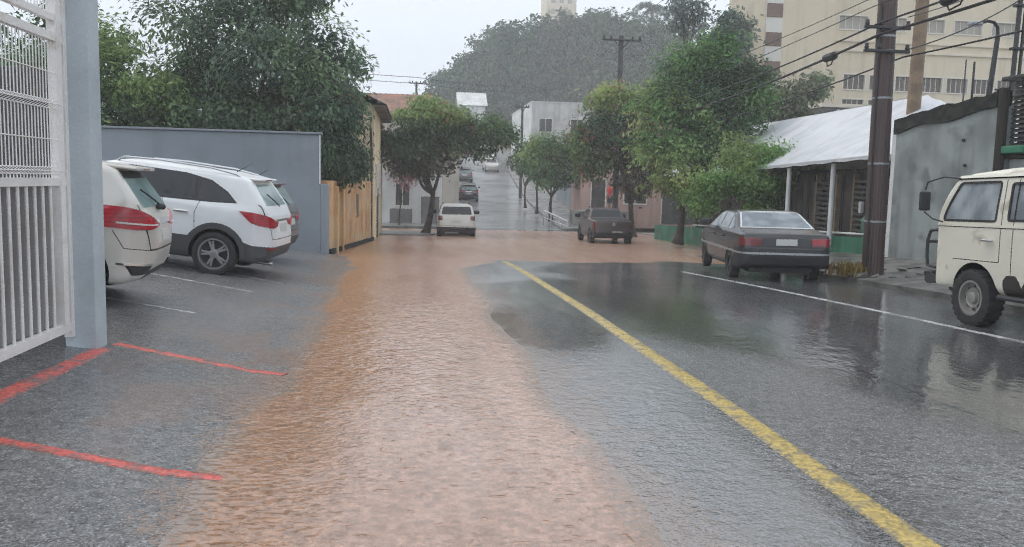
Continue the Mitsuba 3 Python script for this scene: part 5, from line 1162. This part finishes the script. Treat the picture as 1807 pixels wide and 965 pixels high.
part(k, 'pole', tube([(12.35, 17.6, -.3), (12.38, 17.6, 3.0), (12.52, 17.6, 4.95)], [.07, .06, .05], 10), 'dark_metal', 30)
part(k, 'arm', tube([(12.52, 17.6, 4.93), (12.50, 17.6, 5.12), (12.40, 17.6, 5.22), (12.25, 17.6, 5.24), (12.08, 17.6, 5.19)], .035, 8), 'dark_metal', 30)
part(k, 'lamp_head', tm(rbox(11.84, 12.10, 17.50, 17.70, 5.12, 5.21, .03)), 'grey_metal', 30)
for i, (x, lab) in enumerate(((12.66, 'left one of the twin dark service pipes above the louvred shed'), (12.80, 'dark service pipe with clamps right of its twin above the louvred shed'))):
    k = thing('service_pole', lab, 'pole')
    part(k, 'pipe', tube([(x, 17.3, -.3), (x + .05, 17.3, 3), (x + .12, 17.3, 7.2)], .05 - .015 * i, 8), 'dark_metal', 30)
    for z in (3.6, 4.6, 5.5):
        part(k, 'clamp', tm(rbox(x - .02, x + .16, 17.22, 17.38, z, z + .06, .012)), 'dark_metal', 30)
    part(k, 'bracket', tube([(x - .35, 17.25, 3.75 + .2 * i), (x + .3, 17.25, 3.75 + .2 * i)], .022, 6), 'dark_metal', 30)

def cable(label, pts, r=.012, sag=.3, group=None, name='cable', n=24, mat='cable'):
    P = []
    for a, b in zip(pts[:-1], pts[1:]):
        a, b = np.array(a, float), np.array(b, float); t = np.linspace(0, 1, n)[:, None]
        q = a + t * (b - a); q[:, 2] -= (4 * t * (1 - t))[:, 0] * sag; P.append(q if len(P) == 0 else q[1:])
    return single(name, tube(np.vstack(P), r, 6), mat, label, 'cable', 30, group)
pA = lambda dx, z: (TOPX + .03 + dx, PY - .24, z)
cables = [
    ('thick bundled cable strung along the big wooden pole', [(7.9, -12, 5.9), pA(-.22, 4.42), (10.5, 44.9, 4.9)], .026, .5),
    ('second bundled cable just above the thick one', [(7.8, -12, 6.25), pA(-.25, 4.62), (10.4, 44.9, 5.3)], .018, .45),
    ('slack lower cable running from the big wooden pole to the street trees', [(8.4, -12, 5.2), pA(.25, 4.02), (10.9, 44.9, 4.35)], .016, .5),
    ('thin wire above the bundled cables', [(7.7, -12, 6.6), pA(-.5, 4.86), (10.2, 44.9, 5.8)], .009, .35),
    ('thin bright wire second above the bundled cables', [(7.6, -12, 6.9), pA(-.45, 5.05), (10.0, 44.9, 6.3)], .008, .35),
    ('high power line above the telephone cables, nearer the road', [(7.2, -12, 9.4), (TOPX - .8, PY, 8.2), (9.85, 45.05, 9.3)], .008, .5),
    ('high power line above the telephone cables, nearer the houses', [(8.9, -12, 9.4), (TOPX + .8, PY, 8.2), (11.65, 45.05, 9.3)], .008, .5),
    ('service wire from the big wooden pole to the service pipes', [pA(.3, 4.75), (12.75, 17.3, 6.2)], .010, .08),
    ('second service wire from the big wooden pole to the service pipes', [pA(.3, 4.60), (12.8, 17.3, 6.0)], .010, .10),
    ('third service wire from the big wooden pole, below the other two', [pA(.3, 4.15), (12.75, 17.3, 5.65)], .014, .10)]
for lab, pts, rad, sg in cables: cable(lab, pts, rad, sg)
cable('upper thin power line crossing the pale sky over the left roofs', [(-30, 86, 13.2), (0, 90.4, 12.0), (14.9, 98.9, 12.4)], .03, .25)
cable('lower thin power line crossing the pale sky over the left roofs', [(-30, 86, 12.5), (0, 90.4, 11.4), (14.9, 98.9, 11.8)], .03, .25)
# splice boxes hanging in the cables
def on_cable(i, seg, t):
    a, b = (np.array(q, float) for q in cables[i][1][seg:seg + 2]); q = a + t * (b - a); q[2] -= 4 * t * (1 - t) * cables[i][3]; return q, (b - a) / np.linalg.norm(b - a)
for lab, i, seg, t, L in (('black splice box hanging in the cables left of the big wooden pole', 0, 1, .075, .5), ('long grey splice box hanging in the cables right of the big wooden pole', 1, 0, .915, .7)):
    q, d = on_cable(i, seg, t)
    b = thing('splice_box', lab, 'box')
    part(b, 'shell', tube([q - d * L / 2, q - d * L * .42, q + d * L * .42, q + d * L / 2], [.03, .085, .085, .03], 10), 'plastic_black', 30)
    part(b, 'loop', tube([q - d * L * .4, q - d * L * .2 - [0, 0, .16], q + d * L * .2 - [0, 0, .18], q + d * L * .4], .015, 6), 'cable', 30)

# ------------------------------------------------------------------ far buildings on the right
def windows(parent, spec, y, mat, frame=True, depth=.18):
    for (x0, x1, z0, z1) in spec:
        q = part(parent, 'window', box(x0, x1, y + depth - .02, y + depth + .04, z0, z1), mat)
        if frame:
            part(q, 'frame', cat_([box(x0 - .08, x0, y - .04, y + depth, z0 - .08, z1 + .08), box(x1, x1 + .08, y - .04, y + depth, z0 - .08, z1 + .08), box(x0, x1, y - .04, y + depth, z1, z1 + .08), box(x0, x1, y - .07, y + depth, z0 - .08, z0)]
                                       + [box(x0 + (x1 - x0) * f - .02, x0 + (x1 - x0) * f + .02, y + depth - .06, y + depth - .021, z0, z1) for f in (.25, .5, .75)]), 'frame_white')
ap = thing('apartment_building', 'tall beige apartment block with a brick chequered stair strip', 'building')
def wall_with_holes(x0, x1, z0, z1, y, t, holes):
    m = m3.Manifold.cube((x1 - x0, t, z1 - z0)).translate((x0, y, z0))
    for a, b, c, d in holes: m = m - m3.Manifold.cube((b - a, t + 1, d - c)).translate((a, y - .5, c))
    return tm(m)
strip_z = [(7.6 + 2.02 * k, 8.85 + 2.02 * k) for k in range(9)]
part(ap, 'wall', wall_with_holes(22.2, 30.0, -1.5, 26, 60, .5, []), 'beige_facade')
part(ap, 'stair_strip', box(24.75, 26.0, 59.9, 59.995, 6.2, 26), 'frame_white')
for a, b in strip_z:
    part(ap, 'brick_panel', box(24.78, 25.95, 59.84, 59.895, a, a + .95), 'brick_red')
ws = [(31.2 + 2.03 * i, 32.85 + 2.03 * i, z, z + 1.05) for i in range(9) for z in (8.9, )] + [(31.2 + 2.03 * i, 32.85 + 2.03 * i, 7.0, 8.15) for i in range(9)]
up_ws = [(30.6 + 3.0 * i, 32.8 + 3.0 * i, z, z + .95) for i in range(6) for z in (13.2, 16.0, 18.8, 21.6)]
part(ap, 'main_wall', wall_with_holes(30.0, 52, -1.5, 26, 60.6, .5, ws + up_ws), 'beige_facade')
windows(ap, ws, 60.6, 'window_bronze'); windows(ap, up_ws, 60.6, 'window_pale')
part(ap, 'inner_wall', box(30, 52, 61.3, 61.5, -1.5, 26), 'window_bronze')
part(ap, 'wing_side', box(29.8, 30.0, 60.5, 61.3, -1.5, 26), 'beige_facade')
part(ap, 'roof_slab', box(22.0, 52.2, 59.9, 75, 26.0, 26.4), 'pale_facade')
for z in (11.6, 12.3): part(ap, 'ledge', box(30.05, 52, 60.45, 60.6, z, z + .12), 'pale_facade')
part(ap, 'downpipe', tube([(30.15, 60.45, 2), (30.15, 60.45, 26)], .07, 6), 'frame_white')
# annexe roofs between the tent and the block
an = thing('annex', 'flat grey roofed annex in front of the beige block', 'building')
part(an, 'wall', box(22.6, 29.6, 46, 52.5, -1.2, 6.1), 'louver_dark'); part(an, 'parapet', box(22.5, 29.7, 45.9, 52.6, 6.1, 6.3), 'pale_facade')
part(an, 'opening', box(23.6, 29.0, 45.93, 45.99, 4.0, 5.8), 'window_bronze')
an = thing('shed_roof', 'long pale sheet roof behind the stained teal wall', 'roof')
xs_ = np.linspace(18.3, 34, 210); part(an, 'sheet', grid(xs_, np.linspace(29.5, 36, 4), lambda x, y: 3.95 + .16 * (y - 29.5) + .03 * np.sin(x * 2 * np.pi / .3)), 'tent_cloth', False)
part(an, 'wall', box(18.4, 33.9, 29.7, 29.9, -1, 3.93), 'white_wall')
ob = thing('office_building', 'paler grey block at the far right edge beyond the beige apartments', 'building')
ows = [(53.5 + 3.4 * i, 55.5 + 3.4 * i, z, z + 1.4) for i in range(4) for z in (9, 12, 15, 18)]
part(ob, 'wall', wall_with_holes(52.3, 70, -1, 30, 63, .5, ows), 'white_wall'); windows(ob, ows, 63, 'window_pale'); part(ob, 'inner_wall', box(52.4, 70, 63.7, 63.9, -1, 30), 'window_pale')
tw = thing('tower', 'hazy beige tower showing above the wooded hill', 'building')
tws = [(41.5 + 2.6 * i, 42.9 + 2.6 * i, z, z + 1.6) for i in range(3) for z in np.arange(30, 66, 3.4)]
part(tw, 'wall', wall_with_holes(40, 49.5, 5, 68, 270, .6, tws), 'beige_facade'); part(tw, 'side_wall', box(40, 49.5, 270.7, 282, 5, 68), 'beige_facade')
windows(tw, tws, 270, 'window_pale', False)

# ------------------------------------------------------------------ wooded hill
r = np.random.default_rng(41)
wb = []
for i in range(120):
    x = r.uniform(6, 62); y = r.uniform(165, 205)
    g0 = float(land_z(np.array(x), np.array(y)))
    edge = np.clip((x - 6) / 14, 0.15, 1)
    hgt = (9 + 10 * edge) * r.uniform(.85, 1.1)
    rad = r.uniform(3.0, 5.2)
    tone_ = tuple(np.array([.042, .078, .040]) * r.uniform(.5, 1.8) * [r.uniform(.8, 1.3), 1, r.uniform(.8, 1.2)])
    for zf, k in ((.85, .75), (.58, 1.0), (.28, .95)):
        wb.append(((x + r.normal(0, .8), y + r.normal(0, .8), g0 + hgt * zf), (rad * k, rad * k, hgt * .22), 1.0, tone_))
(mesh, vcol), _ = crown_leaves(wb, 7600, 18, .85, GR, seed=43, spread=.62, shell=.75, aspect=.75, lobed=False, var=.15, out=2.2)
key = 'woodland'; scene[key] = PLY(mesh, 'leaf', False, color=vcol); labels[key] = {'label': 'dark hazy woodland covering the hill at the end of the street', 'category': 'woodland', 'kind': 'stuff'}
k = thing('palm_tree', 'tall hazy palm rising above the wooded hill', 'tree')
pc = np.array([52.0, 190., 40.6])
part(k, 'trunk', tube([(52.4, 190, 14), (52.2, 190, 28), pc], [.42, .36, .34], 10), 'bark', 30)
for i in range(15):
    a = 2 * np.pi * i / 15 + .2; L = r.uniform(4.6, 5.6); el = r.uniform(-.1, .95)
    t = np.linspace(0, 1, 12)[:, None]
    spine = pc + np.hstack([np.cos(a) * L * t * math.cos(el * .7), np.sin(a) * L * t * math.cos(el * .7), L * (t * math.sin(el) * 1.1 - t ** 2 * .85)])
    pts = np.repeat(spine[1:], 8, 0); sd = np.array([-math.sin(a), math.cos(a), 0])
    side = np.tile(np.array([1, -1, 1, -1, 1, -1, 1, -1.])[:, None], (11, 1))
    (mv, mf), cc = leaves(pts + r.normal(0, .15, (88, 3)) + side * sd * .35 - [0, 0, .15], 1.1, side * sd + (spine[-1] - spine[0]) / L * .6, np.tile([.045, .065, .04], (88, 1)), aspect=.16, droop=.5, r=r)
    part(k, 'frond', (mv, mf), 'leaf', False, color=cc)

# ------------------------------------------------------------------ person in a red shirt on the landing
def person(label, loc, rotz):
    key = thing('person', label, 'person', loc, rotz)
    def chain(js):
        m = m3.Manifold()
        for (a, ra), (b, rb) in zip(js[:-1], js[1:]):
            m = m + m3.Manifold.batch_hull([m3.Manifold.sphere(ra, 16).translate(a), m3.Manifold.sphere(rb, 16).translate(b)])
        return m
    def smoothm(m, L=.03, it=8):
        t = tm(m.refine_to_length(L)); trimesh.smoothing.filter_taubin(t, iterations=it); return t
    torso = chain([((0, 0, .92), .135), ((0, 0, 1.10), .125), ((.01, 0, 1.28), .15), ((0, 0, 1.42), .10)]) + chain([((0, .15, 1.40), .07), ((0, -.15, 1.40), .07)]) + chain([((0, 0, 1.40), .06), ((.01, 0, 1.50), .055)])
    head = m3.Manifold.sphere(.105, 24).scale((1, .82, 1.18)).translate((.02, 0, 1.60)) + m3.Manifold.batch_hull([m3.Manifold.sphere(.018, 8).translate((.115, 0, 1.62)), m3.Manifold.sphere(.022, 8).translate((.125, 0, 1.575)), m3.Manifold.sphere(.02, 8).translate((.08, 0, 1.6))]) \
        + m3.Manifold.batch_hull([m3.Manifold.sphere(.05, 12).translate((.06, 0, 1.52)), m3.Manifold.sphere(.06, 12).translate((0, 0, 1.56))])
    for s in (-1, 1): head = head + m3.Manifold.sphere(.025, 8).scale((1, .5, 1.4)).translate((.0, s * .088, 1.59))
    body = torso + head
    for s in (-1, 1):
        body = body + chain([((0, s * .09, .92), .105), ((.02, s * .10, .50), .068), ((-.01, s * .105, .09), .042)]) + chain([((-.03, s * .105, .04), .04), ((.15, s * .115, .03), .032)])
        body = body + chain([((0, s * .175, 1.40), .058), ((-.02, s * .25, 1.13), .045), ((.10, s * .22, .92), .033)])
        hx, hy, hz = .13, s * .215, .86
        body = body + m3.Manifold.batch_hull([m3.Manifold.sphere(.026, 10).translate((.11, s * .22, .91)), m3.Manifold.sphere(.024, 10).translate((hx, hy - .025, hz)), m3.Manifold.sphere(.024, 10).translate((hx, hy + .025, hz))])
        for j, L in enumerate((.065, .075, .07, .055)):
            fy = hy + (-.03 + .02 * j); body = body + chain([((hx, fy, hz), .0095), ((hx + .015, fy, hz - L * .55), .009), ((hx + .008, fy, hz - L), .008)])
        body = body + chain([((.115, hy - s * .03, .89), .012), ((.15, hy - s * .045, .86), .010), ((.155, hy - s * .04, .83), .009)])
    part(key, 'body', smoothm(body, .03, 5), 'skin', True)
    shirt = chain([((0, 0, .95), .150), ((0, 0, 1.10), .140), ((.01, 0, 1.28), .163), ((0, 0, 1.40), .108)]) + chain([((0, .165, 1.40), .078), ((0, -.165, 1.40), .078)])
    for s in (-1, 1): shirt = shirt + chain([((0, s * .175, 1.40), .075), ((-.015, s * .235, 1.20), .068)])
    part(key, 'shirt', smoothm(shirt), 'cloth_red', True)
    sh = chain([((0, 0, .93), .148), ((0, 0, .86), .15)])
    for s in (-1, 1): sh = sh + chain([((0, s * .09, .90), .118), ((.02, s * .10, .56), .098)])
    part(key, 'shorts', smoothm(sh), 'cloth_dark', True)
    hair = (m3.Manifold.sphere(.113, 20).scale((1, .84, 1.16)).translate((.012, 0, 1.612)) - m3.Manifold.cube((.3, .4, .3)).translate((.07, -.2, 1.40)) - m3.Manifold.cube((.4, .4, .3)).translate((-.2, -.2, 1.27)))
    part(key, 'hair', tm(hair), 'hair', 30)
    for s in (-1, 1):
        part(key, 'eye', trimesh.creation.icosphere(1, .010).apply_translation((.113, s * .035, 1.625)), 'hair', True)
        part(key, 'shoe', tm(m3.Manifold.batch_hull([m3.Manifold.sphere(.045, 10).translate((-.05, s * .105, .035)), m3.Manifold.sphere(.038, 10).translate((.17, s * .118, .03)), m3.Manifold.sphere(.04, 10).translate((.02, s * .108, .06))]).trim_by_plane((0, 0, 1), .0)), 'plastic_black', 30)
person('person in a red shirt and dark shorts standing on the landing beyond the dark pickup', (12.0, 51.9, -.16), 200)

# ------------------------------------------------------------------ vehicles where they stand
def gz(x, y, f=road_z): return float(f(np.array(float(x)), np.array(float(y))))
TL = -math.degrees(math.atan(.085))
# forecourt: noses towards the gate side (-x), tails to the street; the slope lifts the noses
def lot_pitch(): return math.degrees(math.atan(.085))
make_suv('white off-road estate car with dark wheel arch trim parked before the grey wall', (-4.38, 14.55, gz(-4.38, 14.55, lot_z) + .01), 180 - 5, pitch=-6.28)
make_suv('dark grey car almost hidden behind the white off-road car', (-4.70, 17.9, gz(-4.70, 17.9, lot_z) + .005), 180 - 5, paint='paint_grey', pitch=-6.28)
make_hatch('champagne silver hatchback half hidden behind the grey gate pillar', (-4.84, 9.75, gz(-4.84, 9.75, lot_z) + .02), 180 + 6, 'paint_silver', pitch=-6.28)
make_sedan('old dark saloon with a fogged rear window painted pale like sky sheen parked on the right', (7.32, 17.55, gz(7.1, 17.5) - .0), 82)
make_van('old cream van with off-road tyres and rusty sills at the right edge', (7.62, 8.35, gz(7.6, 8.3) + .0), 91.5, pitch=1.6)
make_pickup('dark plum pickup standing in the flood on the right', (8.05, 35.8, gz(8.0, 35.8) + .0), 88)
make_box_suv('ivory white compact off-roader driving through the flood beside the left street tree', (1.95, 41.0, gz(1.95, 41.0) - .10), 88.5)
def far_car(x, y, rz, label, paint, hatch=True, pitch=0):
    f = lambda a, b: fz(a, b)
    z = float(fz(np.array(float(x)), np.array(float(y))))
    return make_hatch(label, (x, y, z), rz, paint, pitch=pitch)
sl = lambda y: math.degrees(math.atan(float(Rp.derivative()(y))))
far_car(4.6, 74.5, 88, 'nearer of the two dark cars parked on the left of the far road', 'paint_dark', pitch=-sl(74.5))
far_car(5.2, 91.5, 88, 'farther of the two dark cars parked on the left of the far road', 'paint_grey', pitch=-sl(91.5))
far_car(9.0, 103, 272, 'silver car coming down the far road, lower of the two', 'paint_silver', pitch=sl(103))
far_car(9.9, 117, 272, 'pale car behind the silver one coming down the far road', 'paint_white', pitch=sl(117))

# ------------------------------------------------------------------ rain mist
scene['haze'] = {'type': 'cube', 'to_world': T().translate([0, 190, 33]).scale([410, 260, 38]), 'bsdf': {'type': 'null'}, 'interior': {'type': 'ref', 'id': 'air'}}
labels['haze'] = {'label': 'thin rain mist filling the street', 'category': 'mist', 'kind': 'stuff'}
